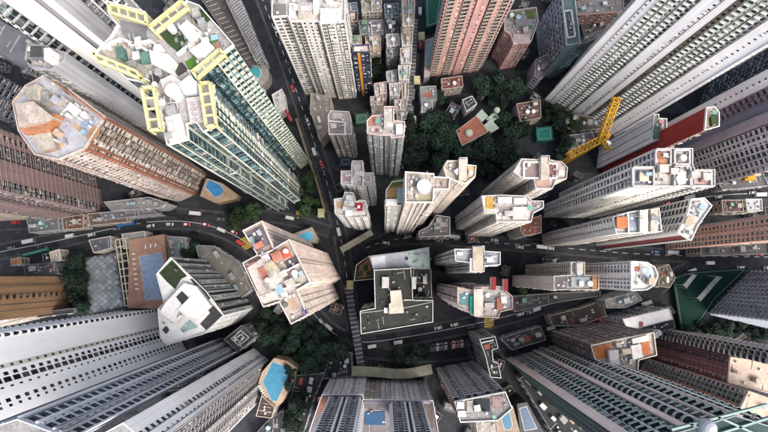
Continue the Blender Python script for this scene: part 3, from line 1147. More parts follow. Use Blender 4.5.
t.rb([(258, 297), (284, 287), (290, 297), (278, 300), (264, 304)], .4, slab((.66, .56, .5), .3), 'deck_patch')
t.disc(285, 305, 2.4, 1.5, slab((.14, .15, .13), .3, .6), 'planter')
t.walls([(247, 264), (280, 290), (300, 284)], W_WHITE, 1.4, .6)
t.walls([(259, 256), (273, 250)], W_WHITE, 1.4, .6)
t.walls([(284, 272), (299, 264)], W_WHITE, 1.4, .6)
t.rb([(302, 312), (307, 308.5), (308, 313), (304, 316)], 1.5, wall((.16, .12, .2), .2), 'roof_box')
t.clutter(9, 21, [(.66, .6, .54), (.4, .36, .33), (.5, .2, .14)], 20)

t = tower('office_block', 'black felt roofed block with cream lift house and white kerbs', 'building',
          [(374, 270), (411, 268), (413, 300), (433, 300), (433, 322), (361, 334), (360, 311), (375, 308)], 46,
          [wall((.5, .5, .48), .3), W_WHITE, REC], "b:.5 L:2.6", 13, roofm=slab((.05, .053, .05), .3), parm=wall((.7, .68, .64), .2), par=.9, ptk=.32, keep=60)
t.rb([(390, 291), (401, 290), (404, 313), (389, 314), (389, 304), (391, 303)], 3.4, W_CREAM, 'lift_house', mt=slab((.66, .59, .51), .25))
t.rect(382, 277, 389, 288, 2.2, W_WHITE, 'roof_house', mt=R_WHITE)
t.rect(412, 277, 416, 289, 2.2, W_WHITE, 'roof_house', mt=R_WHITE)
t.rect(384, 308, 388, 313, 1.5, W_WHITE, 'roof_house')
for x, y in ((393, 272), (412, 315), (368, 318), (380, 300), (424, 318)):
    t.rect(x, y, x + 4, y + 4, .7, W_WHITE, 'skylight_kerb', mt=R_DARK)
t.walls([(361, 313), (404, 308), (432, 302)], wall((.5, .5, .48), .3), .5, .3)
t.walls([(404, 300), (412, 300)], W_WHITE, .9, .4)
t.clutter(0, 31, None, 10)
t = tower('office_block', 'pale green and grey roofed wing joining the black roofed block', 'building',
          [(369, 256), (408, 251), (429, 247), (430, 269), (411, 267), (374, 270)], 40, [wall((.4, .42, .42), .3), W_WHITE, REC], "b:.5 W:2.6", 11, roofm=slab((.46, .58, .54), .35), keep=30, par=.7)
t.rb([(371, 257), (406, 252), (407, 266), (373, 269)], .8, wall((.4, .41, .43), .2), 'sheet_roof', mt=slab((.42, .44, .50), .25))
t.rb([(371, 257), (385, 255), (386, 267.5), (373, 269)], 1.0, wall((.5, .5, .5), .2), 'sheet_roof', mt=slab((.62, .64, .68), .2))
t.clutter(0, 32, None, 9, region=[(408, 252), (428, 249), (429, 268), (411, 266)])
t.rect(405, 257, 408, 260, 1.0, R_DARK, 'roof_hatch')
block('office_wing', 'dark sunken roof wing with cream edge beside the black roofed block', 'building', [(413, 268), (431, 269), (432, 300), (413, 300)], 30, W_BEIGE, R_DARK, .7, cl=1, small=5)
t = block('garden_terrace', 'small triangular garden terrace with brick pattern and white rim', 'terrace', [(356, 265), (369, 256), (374, 270), (375, 279), (354, 281)], 22, W_CREAM, slab((.045, .05, .04), .4), .9, small=0)
t.rb([(360, 266), (369, 258), (372, 268), (372, 276), (358, 278)], .2, slab((.34, .16, .10), .4), 'brick_deck')
t.rb([(363, 267), (367, 263), (368, 270), (364, 272)], .9, LAWN, 'planter')
t.rb([(366, 273), (371, 270), (371, 275), (367, 276)], .9, LAWN, 'planter')
t.rb([(358, 273), (362, 270), (363, 275), (359, 277)], .9, LAWN, 'planter')

t = tower('residential_tower', 'slim pale tower with grey terraces and a central cream roof spine', 'tower',
          [(454, 249), (472, 249), (472, 246), (484, 246), (484, 251), (500, 252), (500, 265), (484, 266), (484, 272), (469, 272), (469, 263), (455, 261)], 86,
          [wall((.62, .59, .55), .25), W_WHITE, REC], "=b:1 W:2 b*2@-.8:.7 b:.5 W:2.2 b*2@-.8:.7 W:2 b:.8", 27, roofm=slab((.33, .34, .40), .35), keep=60, ptk=.32)
t.rect(473, 247, 483, 271, 2.6, W_CREAM, 'roof_house', mt=slab((.56, .48, .38), .45))
t.rect(470, 258, 473.5, 271, 1.6, W_WHITE, 'roof_house')
t.rect(487, 257, 493, 262, 1.3, W_WHITE, 'water_tank')
t.rect(457, 252, 463, 255, 1.3, W_WHITE, 'water_tank')
t.clutter(2, 41, None, 9)
t = tower('residential_tower', 'white and brick tower with green tarpaulin and dark red roof strips', 'tower',
          [(457, 287), (472, 290), (474, 287), (500, 286), (512, 296), (512, 309), (500, 312), (498, 318), (480, 317), (471, 314), (457, 303)], 84,
          [wall((.58, .40, .34), .35), W_WHITE, REC], "=b:.6 W:2 b*2@-.8:.7 W:1.6 b:.5 W:2.4 b*2@-.8:.6 b:.6", 27, roofm=slab((.56, .50, .46), .4), keep=70, ptk=.32)
t.rect(491, 277, 496, 290, 2.2, W_WHITE, 'roof_wing', mt=slab((.30, .04, .05), .3))
t.rect(503.5, 279, 508, 291, 2.2, W_WHITE, 'roof_wing', mt=slab((.30, .04, .05), .3))
t.rect(460, 294, 471, 305, .4, slab((.12, .26, .27), .3), 'deck_patch')
t.rect(470, 296, 475, 314, 1.4, slab((.05, .30, .22), .3), 'tarpaulin')
t.rect(474, 289, 483, 316, 2.8, W_CREAM, 'roof_house', mt=slab((.62, .54, .47), .4))
t.rect(485, 296, 495, 308, .5, slab((.26, .27, .28), .3), 'deck_patch')
t.rect(497, 298, 502, 310, 2, wall((.5, .2, .14), .3), 'roof_house', mt=slab((.45, .16, .1), .3))
t.rect(503, 299, 511, 307, .5, slab((.35, .33, .33), .4), 'deck_patch')
t.clutter(3, 43, [(.6, .5, .5), (.5, .2, .2), (.6, .58, .55)], 12)

t = tower('residential_tower', 'long cream slab tower with plain beige wall and rows of small windows', 'tower',
          [(570, 262), (584, 262), (584, 275), (598, 276), (598, 290), (553, 290), (553, 276), (570, 275)], 72,
          [wall((.76, .69, .62), .2), W_CREAM, REC], "b:1 w:2", 24, over={5: "=b:9", 7: "=b:.6 w:2 b:.5 w:2 b:.5 s:1.2 b:.6 w:2 b:.4"}, roofm=slab((.5, .46, .42), .4), keep=90, parm=W_CREAM)
t.rect(554, 276, 567, 288, .6, slab((.22, .2, .2), .4), 'deck_patch')
t.rect(571, 277, 590, 287, 1.2, W_GREY, 'roof_house', mt=slab((.34, .37, .38), .3))
t.rect(592, 277, 597, 289, 1.4, wall((.5, .3, .15), .3), 'roof_house', mt=slab((.5, .26, .12), .4))
t.rect(577, 263, 583, 274, 2.2, W_WHITE, 'roof_house', mt=slab((.66, .6, .55), .3))
t.clutter(2, 51, None, 12)
t = tower('residential_tower', 'bright white rounded end tower behind the long cream slab', 'tower',
          [(630, 261), (646, 262), (654, 267), (657, 275), (654, 285), (646, 290), (630, 291)], 90, [wall((.86, .83, .8), .18), W_CREAM, REC],
          "b:.5 w:2", 28, over={6: "=b:.8 w:2 b:.4 w:2 b:1 s:1.2 b:2.2 w:2 b:.4 w:2 s:1.3 b:.8"}, roofm=slab((.7, .66, .62), .25), keep=90)
t.clutter(4, 52, [(.7, .68, .66), (.6, .5, .42)], 9)

# ================================================================== right side
t = tower('residential_tower', 'cream ribbed tower with four white rimmed square roof courts', 'tower',
          [(632, 167), (655, 167), (655, 149), (691, 149), (691, 165), (693, 170), (713, 170), (713, 187), (632, 187)], 108,
          [wall((.82, .79, .73), .15), wall((.58, .55, .5), .2), wall((.16, .15, .14), .3)], "b:1 w:2", 32,
          over={8: "=b@.4:.7 W:2 b*2@-.7:.7 b@.4:.8 W:2 b@.4:.8", 0: "b:1 w:2", 1: "=b@.3:.8 W:2.2 b@.3:.8 W:2.2 b@.3:.8", 7: "=b:1 w:2 b@.5:.7 D:2.6 b@.5:.7 D:2.6 b:1 w:2 b:.6 D:2.6 b:.6 w:2 b:6 w:2 b:1"},
          roofm=slab((.60, .57, .53), .35), parm=wall((.66, .63, .60), .4), keep=200, par=1.4, ptk=.32, ledge=.2)
for q in ((633, 168, 654, 186), (656, 150, 671, 165), (675, 150, 690, 164), (692, 171, 712, 186), (675, 166, 691, 186)):
    x0, y0, x1, y1 = q
    t.walls([(x0, y0), (x1, y0), (x1, y1), (x0, y1), (x0, y0)], wall((.66, .63, .60), .4), 1.6, .55)
t.rect(635, 170, 652, 184, .15, slab((.16, .18, .25), .25), 'deck_patch')
t.rect(640, 173, 649, 181, 1.6, W_CREAM, 'roof_house', mt=slab((.66, .56, .4), .3))
t.rect(657, 152, 665, 158, 1.5, wall((.5, .2, .12), .3), 'roof_house', mt=slab((.4, .18, .12), .4))
t.rect(656, 159, 668, 165, .5, slab((.52, .26, .16), .4), 'deck_patch')
t.rect(678, 154, 689, 162, .5, slab((.6, .46, .42), .3), 'deck_patch')
t.rb([(676, 178), (681, 170), (686, 172), (686, 183), (679, 185)], 2.2, W_WHITE, 'roof_house', mt=slab((.74, .72, .7), .12))
t.rect(694, 173, 704, 184, .5, slab((.62, .48, .44), .3), 'deck_patch')
t.rect(701, 176, 708, 182, 1.6, wall((.5, .3, .25), .3), 'roof_house', mt=slab((.45, .25, .2), .4))
t.clutter(4, 61, [(.6, .4, .33), (.65, .6, .55)], 14)
t = tower('residential_tower', 'white slab tower with orange roofed hut and row of dark windows', 'tower',
          [(612, 217), (628, 212), (658, 208), (661, 232), (615, 234)], 94, [wall((.82, .78, .73), .18), wall((.2, .06, .06), .2), REC],
          "b:1 w:2", 29, over={4: "=b:3.5 s:1.2 b:2.2 w:2 b:.7", 3: "=b:1.5 G:2.5 G:2.5 b:6 s:1.2 b:4"}, roofm=slab((.5, .48, .48), .4), keep=90, parm=W_WHITE)
t.rect(617, 217, 627, 228, 2.4, wall((.5, .2, .1), .3), 'roof_house', mt=slab((.60, .2, .09), .3))
t.rect(629, 214, 637, 231, 1.0, W_GREY, 'roof_house', mt=slab((.3, .36, .4), .4))
t.rect(640, 210, 648, 232, 2.4, W_CREAM, 'roof_house', mt=slab((.68, .62, .55), .3))
t.rect(651, 209, 658, 231, 2.0, W_CREAM, 'roof_house', mt=slab((.62, .54, .45), .35))
t.walls([(628, 213), (629, 233)], W_WHITE, 1.4, .5)
t.clutter(2, 63, None, 10)
t = tower('residential_tower', 'white skewed roofed tower with dark red strip down one wall', 'tower',
          [(690, 199), (703, 198), (711, 206), (697, 226), (690, 241), (676, 233), (686, 214)], 84, [wall((.8, .78, .76), .2), wall((.27, .07, .075), .2), REC],
          "=b:1 w@-.4:2", 27, over={4: "=b:1.6 b*1:3 b:2", 5: "=b:1 W:2.4 b:.8 D:3 b:.6", 6: "=b@.4:.6 D:3 b@.4:.6 D:3 b@.4:.5"}, roofm=slab((.72, .69, .66), .25), keep=80, ledge=.3)
t.rb([(688, 216), (696, 218), (692, 226), (685, 224)], 2, W_CREAM, 'roof_house', mt=slab((.6, .48, .36), .35))
t.rb([(694, 203), (703, 201), (707, 206), (700, 213)], 1.5, W_WHITE, 'roof_house', mt=R_WHITE)
t.clutter(2, 64, None, 9)
tower('residential_tower', 'salmon pink slab with three long rows of square dark windows', 'tower',
      [(665, 231), (665, 249.5), (705, 248), (705, 225)], 82, [wall((.60, .36, .28), .22), wall((.34, .26, .28), .2), REC],
      "=b*1:1.2 b:.6 W:2.2 b:1 s:1.3 b:1.6 W:2.2 b:.8 W:2.2 b:.5", 26, zpx=0, roofm=R_CREAM, gl=GLD, keep=110, ledge=.18)

t = tower('apartment_block', 'blank pale grey walled block with green roof panel beside the crane', 'building',
          [(650, 142), (653, 115), (658, 114.5), (658, 118.5), (666, 119), (665.5, 139)], 62, [wall((.88, .88, .9), .12), wall((.55, .55, .6), .15), REC],
          "b:3", 14, over={0: "=" + "b:3 b*1@-.15:.25 " * 6, 5: "b:4"}, roofm=R_WHITE, parm=W_WHITE)
t.rect(652, 126, 660, 138, .6, slab((.16, .28, .2), .3), 'green_deck')
t.rect(654, 115.5, 657, 124, .4, slab((.2, .3, .22), .3), 'green_deck')
t.rect(659, 120, 664, 123, 1.2, wall((.5, .25, .25), .2), 'roof_house', mt=slab((.55, .3, .3), .3))
t.clutter(0, 65, None, 4)
t = tower('residential_tower', 'tower with a sheer windowless crimson wall', 'tower',
          [(703, 131), (705, 108), (713, 107), (718, 113), (718, 127)], 97, [wall((.40, .05, .045), .2), wall((.3, .18, .16), .3), REC],
          "b:3", 28, over={4: "=b:.6 W*1:2.2 b*1:.6 W*1:2.2"}, roofm=slab((.5, .4, .34), .4), parm=W_WHITE, keep=40)
t.rb([(711, 117), (716, 114), (718, 122), (712, 126)], 1.2, LAWN, 'roof_garden')
t.clutter(2, 66, [(.6, .5, .45)], 6)
tower('residential_tower', 'vast white tower slab with ranks of greenish bays and rusty gaps', 'tower',
      [(545, 100), (615, 136), (655, 113), (580, 58)], 152, [wall((.9, .88, .88), .1), wall((.78, .8, .73), .2), wall((.40, .30, .18), .3)],
      "=b:2.6 s:1.3 b:1.4 B*1:2.0 b*2@-.6:.4 B*1:2.0 w*1:1.2 b*2@-.6:.4 B*1:2.2 G@-.9:1.5 b:3.0 s:1.5 b:2.4 b*2@-1.2:.8 W*2@-.8:1.3 B*1:2.0 s*1:1 B*1:2.0 b*2@-.6:.4 B*1:2 G@-.9:1.6 b:2.6 s:1.5 b:2.6 b@.5:.6", 48,
      zpx=0, gl=glass((.05, .06, .06), .5), frame=FR_W, keep=280, ac=.2, bars=0)
tower('residential_tower', 'dark blue green ribbed tower squeezed behind the vast white slab', 'tower',
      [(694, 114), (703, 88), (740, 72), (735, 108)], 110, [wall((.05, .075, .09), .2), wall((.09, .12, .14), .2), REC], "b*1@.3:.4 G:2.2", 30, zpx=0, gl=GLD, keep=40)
tower('residential_tower', 'white dotted tower with maroon bays and a slate blue side', 'tower',
      [(648, 133), (661, 157), (700, 142), (690, 112)], 128, [wall((.86, .85, .85), .14), wall((.33, .21, .22), .3), wall((.22, .23, .3), .2)],
      "=b:2.5 s:1.3 b:2.4 b*1:.4 D*1@.4:2.6 D*1@.2:2.2 b*2@-1:4.6", 34, zpx=0, gl=GLD, keep=110)
tower('residential_tower', 'pale tower with plain mauve wall and close ranks of windows', 'tower',
      [(672, 152), (686, 192), (728, 181), (715, 132)], 112, [wall((.78, .76, .76), .2), wall((.58, .50, .54), .15), wall((.2, .2, .22), .2)],
      "=b*1:4.4 b*2@-.8:.4 W:2.2 b@.4:.6 w:1.8 b:.6 s:1.3 W:2.2 b@.3:.5 D:2.2 b@.3:.5 W:2.2 b:.6 w:2", 32, zpx=0, gl=GLD, keep=180)
t = tower('residential_tower', 'pinkish white cross roofed tower above the wooded slope', 'tower',
          [(513, 172), (521, 159), (541, 160), (541, 156), (549, 156), (549, 160), (561, 162), (567, 168), (566, 179), (555, 181), (552, 189), (535, 189), (533, 179), (521, 178)], 86,
          [wall((.60, .55, .50), .25), wall((.5, .46, .42), .25), REC], "b:.6 W:2.2 b*2@-.7:.5", 27, over={0: "=b@.4:.7 W:2.2 b*2@-.8:.6 b@.4:.7 W:2.2 b@.3:.6"}, roofm=slab((.64, .54, .50), .35), parm=wall((.66, .63, .60), .4), keep=110, ptk=.32, ledge=.25)
t.rect(526, 164, 539, 176, .3, slab((.26, .2, .19), .35), 'deck_patch')
t.rect(541, 157, 548, 179, 2.8, W_CREAM, 'roof_house', mt=slab((.55, .48, .42), .4))
t.rect(550, 165, 556, 176, .3, slab((.30, .14, .12), .35), 'deck_patch')
t.rect(558, 166, 565, 177, .3, slab((.58, .48, .42), .3), 'deck_patch')
t.rect(536, 180, 550, 187, .3, slab((.42, .28, .24), .35), 'deck_patch')
t.walls([(524, 162), (540, 162), (540, 178), (524, 178), (524, 162)], wall((.76, .68, .64), .15), 1.2, .6)
t.walls([(549, 163), (557, 164), (557, 178), (549, 178)], wall((.76, .68, .64), .15), 1.2, .6)
t.clutter(2, 71, [(.62, .5, .46)], 10)
t = tower('residential_tower', 'pale tower with many small roof rooms and ochre corner deck', 'tower',
          [(481, 196), (500, 195), (527, 196), (531, 201), (543, 201), (543, 208), (533, 213), (531, 222), (496, 222), (495, 214), (484, 212)], 84,
          [wall((.62, .58, .52), .25), wall((.5, .47, .43), .25), REC], "b:.6 W:2.2 b*2@-.7:.5", 27, over={0: "b:.7 w:2", 10: "=b@.4:.7 W:2.2 b*2@-.8:.6 b@.3:.5 W:2.4 b:.6", 8: "b:.5 W:2.4 b@.4:.5 b*2@-.7:.5"}, roofm=slab((.62, .56, .53), .35), parm=wall((.66, .63, .60), .4), keep=110, ptk=.32, ledge=.25)
t.rect(486, 197, 494, 209, .3, slab((.5, .32, .08), .4), 'deck_patch')
t.rect(498, 197, 512, 203, 2, W_WHITE, 'roof_house', mt=slab((.68, .62, .6), .25))
t.rect(514, 198, 526, 204, 1.6, W_WHITE, 'roof_house', mt=slab((.66, .58, .56), .25))
t.rect(500, 207, 510, 215, .4, slab((.45, .4, .38), .35), 'deck_patch')
t.rect(513, 207, 527, 219, 2.2, W_CREAM, 'roof_house', mt=slab((.62, .56, .52), .3))
t.rect(533, 202, 541, 207, .4, slab((.25, .22, .22), .3), 'deck_patch')
t.clutter(3, 72, [(.66, .6, .57)], 12)

# ================================================================== top middle
t = tower('residential_tower', 'brown grey roofed square tower with large white disc on its roof', 'tower',
          [(405, 172), (434, 174), (434, 177), (450, 178), (449, 190), (434, 190), (433, 203), (405, 203)], 136,
          [wall((.58, .51, .44), .2), wall((.76, .73, .68), .15), REC], "b:2 s:1.2 b:2", 36, over={6: "=b:2 s:1 b:2 b*1@.4:.8 b:2.5 s:1 b:2.5 b*1@.4:.8 b:3 w:1.6 b:1", 4: "=b:.5 W:2.2 b:.5 W:2.2 b:.5", 5: "W:2 b:.5"}, roofm=slab((.46, .40, .34), .5), parm=W_WHITE, keep=90, ptk=.32)
t.disc(424, 186, 7, 3.5, slab((.76, .75, .73), .1), 'water_tank', k=30)
t.rect(408, 176, 413, 198, .2, slab((.52, .47, .4), .4), 'deck_patch')
t.rect(436, 179, 448, 189, .2, slab((.5, .40, .33), .5), 'deck_patch')
t.rect(415, 195, 432, 201, .2, slab((.38, .35, .22), .5), 'deck_patch')
t.clutter(0, 73, None, 8)
t = tower('apartment_block', 'low wing with orange and green roof terrace under the disc roofed tower', 'building',
          [(386, 190), (392, 182), (405, 180), (405, 203), (402, 203), (402, 206), (385, 206)], 118, [wall((.50, .48, .45), .25), W_WHITE, REC], "b:1 w:2 b:1", 30, roofm=slab((.45, .27, .12), .5), keep=30)
t.rect(397, 188, 404, 203, .5, slab((.36, .45, .42), .3), 'deck_patch')
t.rect(386, 199, 397, 205, 1.6, W_WHITE, 'roof_house', mt=R_WHITE)
t.rb([(387, 188), (392, 180), (402, 178), (403, 183), (391, 187)], .9, slab((.07, .12, .03), .4, .5), 'planter')
t = tower('residential_tower', 'cream tower with peach deck and tall roof spine', 'tower',
          [(443, 168), (447, 161), (459, 161), (459, 158), (467, 158), (467, 165), (476, 166), (475, 177), (465, 184), (457, 182), (446, 177)], 112,
          [wall((.58, .50, .42), .25), W_WHITE, REC], "b:.7 W:2 b*2@-.8:.6", 33, roofm=slab((.58, .50, .42), .4), keep=60, parm=W_CREAM, ptk=.32, ledge=.25)
t.rect(459, 159, 467, 180, 3, W_CREAM, 'roof_house', mt=slab((.55, .47, .4), .4))
t.rect(468, 167, 475, 177, .3, slab((.62, .42, .24), .3), 'deck_patch')
t.rect(446, 164, 457, 168, .4, slab((.5, .4, .3), .4), 'deck_patch')
t.clutter(3, 74, [(.6, .52, .45)], 12)
t = tower('residential_tower', 'white tower with stepped red edged roof beside the wooded slope', 'tower',
          [(367, 121), (372, 116), (383, 115), (384, 107), (394, 107), (394, 121), (405, 122), (404, 137), (391, 139), (390, 136), (378, 136), (367, 134)], 86,
          [wall((.72, .71, .70), .2), wall((.5, .53, .56), .2), REC], "b:.8 w:2 b:.5", 27, over={7: "=b:.6 W*1:2 b*2@-.8:.6 W*1:2 b:.6", 9: "=b:.6 W:2 b*2@-.9:.8 W:2 b:.6", 10: "=b*1:.6 W*1:2.4 b*2@-.8:.6 W*1:2.4 b:.6"}, roofm=slab((.58, .52, .50), .4), parm=wall((.66, .5, .46), .2), keep=100, ptk=.32)
t.rect(369, 117, 378, 126, .4, slab((.5, .22, .16), .4), 'deck_patch')
t.rect(384, 109, 392, 128, 2.6, W_WHITE, 'roof_house', mt=slab((.55, .5, .47), .4))
t.rect(396, 124, 403, 134, 2.0, W_WHITE, 'roof_house', mt=slab((.66, .63, .62), .25))
t.clutter(3, 75, [(.66, .62, .6)], 12)
t = tower('apartment_block', 'pinkish white short tower beside green sports court', 'building',
          [(328, 116), (331, 111), (349, 112), (351, 117), (352, 135), (341, 135), (329, 135)], 52, [wall((.66, .60, .57), .2), W_WHITE, REC],
          "b:.5 W:2 b*2@-.7:.5", 17, roofm=slab((.5, .46, .44), .4), keep=60, parm=wall((.72, .66, .63), .2), ptk=.32)
t.rect(330, 122, 343, 133, .3, slab((.30, .25, .23), .4), 'deck_patch')
t.walls([(329, 121), (345, 122), (345, 134)], wall((.74, .68, .66), .15), 1.4, .6)
t.rect(332, 113, 342, 119, 1.5, W_CREAM, 'roof_house', mt=slab((.55, .5, .47), .4))
t.clutter(1, 76, None, 7)
t = tower('residential_tower', 'white tower with clover plan and pink roof courts above narrow street', 'tower',
          [(341, 171), (351, 171), (352, 161), (363, 161), (363, 173), (374, 173), (374, 185), (361, 187), (341, 184)], 70,
          [wall((.70, .68, .65), .2), wall((.55, .52, .5), .2), REC], "b:.6 W:2 b*2@-.8:.6 W:1.8 b:.4", 23, roofm=slab((.60, .55, .52), .4), parm=wall((.66, .63, .60), .4), keep=70, ptk=.32)
t.rect(353, 164, 361, 180, 2.5, W_WHITE, 'roof_house', mt=slab((.5, .46, .46), .4))
t.rect(343, 174, 350, 181, .3, slab((.32, .22, .24), .35), 'deck_patch')
t.rect(365, 176, 372, 184, .3, slab((.58, .5, .45), .35), 'deck_patch')
t.walls([(352, 163), (352, 185)], W_WHITE, 1.4, .5)
t.walls([(363, 173), (363, 186)], W_WHITE, 1.4, .5)
t.clutter(2, 79, None, 9)
t = tower('residential_tower', 'small white tower with red and orange patches on its roof', 'tower',
          [(334, 199), (343, 198), (345, 192), (354, 193), (356, 202), (360, 200), (366, 201), (368, 217), (352, 218), (335, 214)], 66,
          [wall((.70, .69, .67), .2), wall((.55, .53, .5), .2), REC], "b:.5 W:1.9 b*2@-.8:.6 b:.4", 22, roofm=slab((.56, .53, .52), .4), parm=wall((.66, .63, .60), .4), keep=70, ptk=.32)
t.rect(355, 203, 363, 211, .4, slab((.36, .03, .05), .3), 'deck_patch')
t.rect(357.5, 205.5, 360, 208, 1.2, W_WHITE, 'water_tank')
t.rect(337, 202, 344, 208, .5, slab((.55, .3, .14), .4), 'deck_patch')
t.rect(346, 195, 353, 206, 2.3, W_WHITE, 'roof_house', mt=slab((.5, .52, .54), .35))
t.rect(345, 210, 352, 216, 2.0, W_WHITE, 'roof_house', mt=slab((.66, .64, .62), .3))
t.clutter(2, 80, None, 9)

t = tower('residential_tower', 'broad cream white tower with ornate stepped roof terraces', 'tower',
          [(272, -12), (272, 18), (288, 17), (290, 22), (318, 22), (320, 24), (345, 22), (346, -12)], 94,
          [wall((.74, .72, .69), .2), wall((.62, .60, .57), .2), REC], "b:1 w:2", 29,
          over={1: "=b:.6 W:1.8 b:.4 W:1.8 b:.6", 3: "=b:.5 w:1.5 b*2@-.9:.7 D:2.4 b@.3:.7 w:1.5 b:1.4 w:1.5 b:.8 w:1.4 b*2@-.9:.6", 5: "=b@.2:.5 D:2.4 b*2@-.9:.7 w:1.5 W:1.8 b:1.2 w:1.5 b*2@-.9:.5 W:2 b:.6", 0: "=b:4 w:2 b:1 w:2 b:2", 6: "w:2 b:2"},
          roofm=slab((.60, .56, .53), .4), keep=200, parm=wall((.72, .68, .66), .2), ptk=.32)
t.rect(273, 4, 286, 15, .3, slab((.2, .2, .2), .4), 'deck_patch')
t.rect(289, 3, 296, 18, 1.5, W_WHITE, 'roof_house', mt=slab((.7, .66, .63), .3))
t.rect(298, 2, 312, 14, 3, W_CREAM, 'lift_house', mt=slab((.45, .43, .43), .5))
t.rect(320, 8, 341, 21, 2.2, W_WHITE, 'roof_house', mt=R_WHITE)
t.rect(313, -2, 319, 12, 2.6, W_WHITE, 'roof_house', mt=R_WHITE)
t.clutter(5, 81, None, 16)
t = tower('apartment_block', 'dark blue narrow tower with a vertical orange stripe', 'building',
          [(352, 46), (369, 45), (370, 53), (352, 53)], 60, [wall((.035, .045, .10), .2), wall((.72, .30, .03), .15), REC],
          "b:1 w:2", 20, over={2: "=b:.5 W:2 b:.6 W:2 b:.5 b*1@.25:1.6 b:.5 W:2 b:.5"}, roofm=slab((.5, .42, .38), .4), gl=GLD, frame=FR_D, keep=60)
t.rect(354, 46.5, 360, 51, 1.5, W_CREAM, 'roof_house', mt=slab((.62, .55, .5), .3))
t.clutter(1, 82, None, 5)
tower('residential_tower', 'rose pink tower with ranks of balconies between brick red ribs', 'tower',
      [(429, 77), (478, 71), (494, 40), (434, 45)], 142, [wall((.66, .37, .35), .25), wall((.62, .38, .33), .25), wall((.12, .09, .085), .3)],
      "=b:.5 L:2.4 b*1@.5:1.2 s*1@.5:1.3 b*2@-1:.5 L:2.6 b@.4:.8 s@.4:1.4 b@.7:2.2 s@.4:1.4 b@.4:.7 b*2@-1:.6 L:2.6 b*1@.5:.8 s*1@.5:1.3 L:2.4 b@.2:.5", 40, zpx=0,
      gl=GLD, balm=[wall((.42, .36, .31), .3), wall((.60, .52, .46), .2)], keep=220)
t = tower('apartment_block', 'stocky pink block with green and grey courtyard roof', 'building',
          [(504, 12), (536, 8), (538, 22), (531, 42), (513, 45), (510, 35), (504, 31)], 34, [wall((.56, .32, .31), .25), W_WHITE, REC], "b:.6 w:1.6 b:.5", 11, roofm=slab((.36, .32, .32), .45), keep=40, parm=wall((.66, .55, .52), .2))
t.rect(507, 12, 521, 18, .4, slab((.16, .2, .08), .4), 'deck_patch')
t.rect(526, 10, 535, 18, .5, slab((.14, .2, .06), .5), 'deck_patch')
t.rect(516, 15, 527, 26, 2, W_GREY, 'roof_house', mt=slab((.25, .24, .25), .4))
t.rect(513, 34, 530, 43, 1.5, wall((.6, .45, .44), .2), 'roof_house', mt=slab((.5, .42, .42), .4))
t.clutter(3, 83, [(.6, .5, .5)], 7)
t = tower('office_block', 'grey gridded office block with white framed sunken roof deck', 'building',
          [(560, -12), (573, -12), (580, 44), (566, 46), (562, 5)], 44, [wall((.36, .38, .43), .2), wall((.36, .50, .50), .2), REC], "b:.5 w:1.9", 9, over={2: "b*1:3", 3: "b:.4 w:2.6", 4: "b:.4 w:2.6"}, roofm=slab((.17, .23, .21), .3), gl=GLD, keep=90, parm=wall((.6, .62, .62), .2))
t.walls([(564, 11), (571.5, 10), (575.5, 36), (568, 37.5), (564, 11)], W_WHITE, 1.2, .7)
t.rb([(565, 12), (571, 11), (574.5, 35), (568.5, 36.5)], .15, slab((.13, .14, .16), .3), 'deck_patch')
t.clutter(0, 84, None, 5, region=[(566, 14), (571, 13), (574, 34), (569, 35)])
GROVES = [[(408, 118), (424, 112), (438, 108), (450, 112), (456, 130), (452, 150), (440, 166), (410, 170), (402, 150)],
          [(478, 84), (498, 76), (518, 82), (522, 100), (508, 110), (486, 106)],
          [(462, 142), (480, 136), (494, 142), (510, 146), (520, 152), (512, 168), (486, 184), (468, 182), (462, 160)],
          [(500, 118), (516, 114), (526, 126), (524, 142), (506, 142)],
          [(298, 322), (318, 326), (334, 336), (350, 348), (348, 362), (334, 372), (312, 370), (298, 352)],
          [(66, 262), (80, 256), (88, 262), (86, 288), (82, 308), (70, 308)],
          [(222, 210), (240, 204), (256, 210), (250, 226), (230, 228)],
          [(292, 176), (306, 170), (316, 196), (322, 216), (300, 212), (294, 196)],
          [(542, 104), (560, 104), (572, 118), (592, 124), (600, 134), (570, 132), (552, 124), (544, 118)],
          [(552, 140), (566, 134), (568, 158), (574, 176), (556, 172)],
          [(372, 54), (382, 52), (384, 76), (374, 82)],
          [(398, 350), (426, 346), (428, 360), (402, 362)],
          [(186, 238), (198, 234), (200, 256), (188, 258)],
          [(165, 250), (169, 244), (170, 258), (166, 260)],
          [(244, 82), (256, 84), (258, 92), (248, 96)],
          [(437, 78), (446, 92), (452, 104), (440, 106), (434, 98)],
          [(700, 322), (712, 330), (690, 336), (684, 330)],
          [(302, 386), (310, 396), (296, 430), (282, 430), (292, 404)],
          [(288, 364), (296, 370), (288, 392), (284, 390)],
          [(516, 286), (548, 290), (520, 294)]]
BUSY = []

# ================================================================== lower middle and lower right
POD = 46.0
t = tower('podium_block', 'grey gridded podium carrying two ribbed towers and small blue pool', 'building',
          [(322, 394), (363, 394), (364, 399), (433, 400), (440, 440), (306, 440)], POD, [wall((.78, .78, .82), .25), wall((.56, .47, .38), .25), REC],
          "b:1 w:1.8 b:1.4 s:1.2", 13, over={1: "b:2", 2: "=W*1:2.2 b*1:.5 W*1:2.2 b*1:.6 W*1:2.2 b:.6 " + "b:1 w:1.8 b:1.2 s:1.2 " * 5}, roofm=slab((.20, .18, .19), .4), keep=120, parm=wall((.6, .6, .62), .2), par=.8)
t.rect(365, 412, 385, 425, .5, wall((.25, .3, .35), .2), 'pool_deck', mt=water((.008, .05, .12)))
t.rect(318, 397, 328, 414, .3, slab((.26, .12, .10), .4), 'deck_patch')
t.rect(425, 405, 433, 428, .3, slab((.13, .10, .09), .4), 'deck_patch')
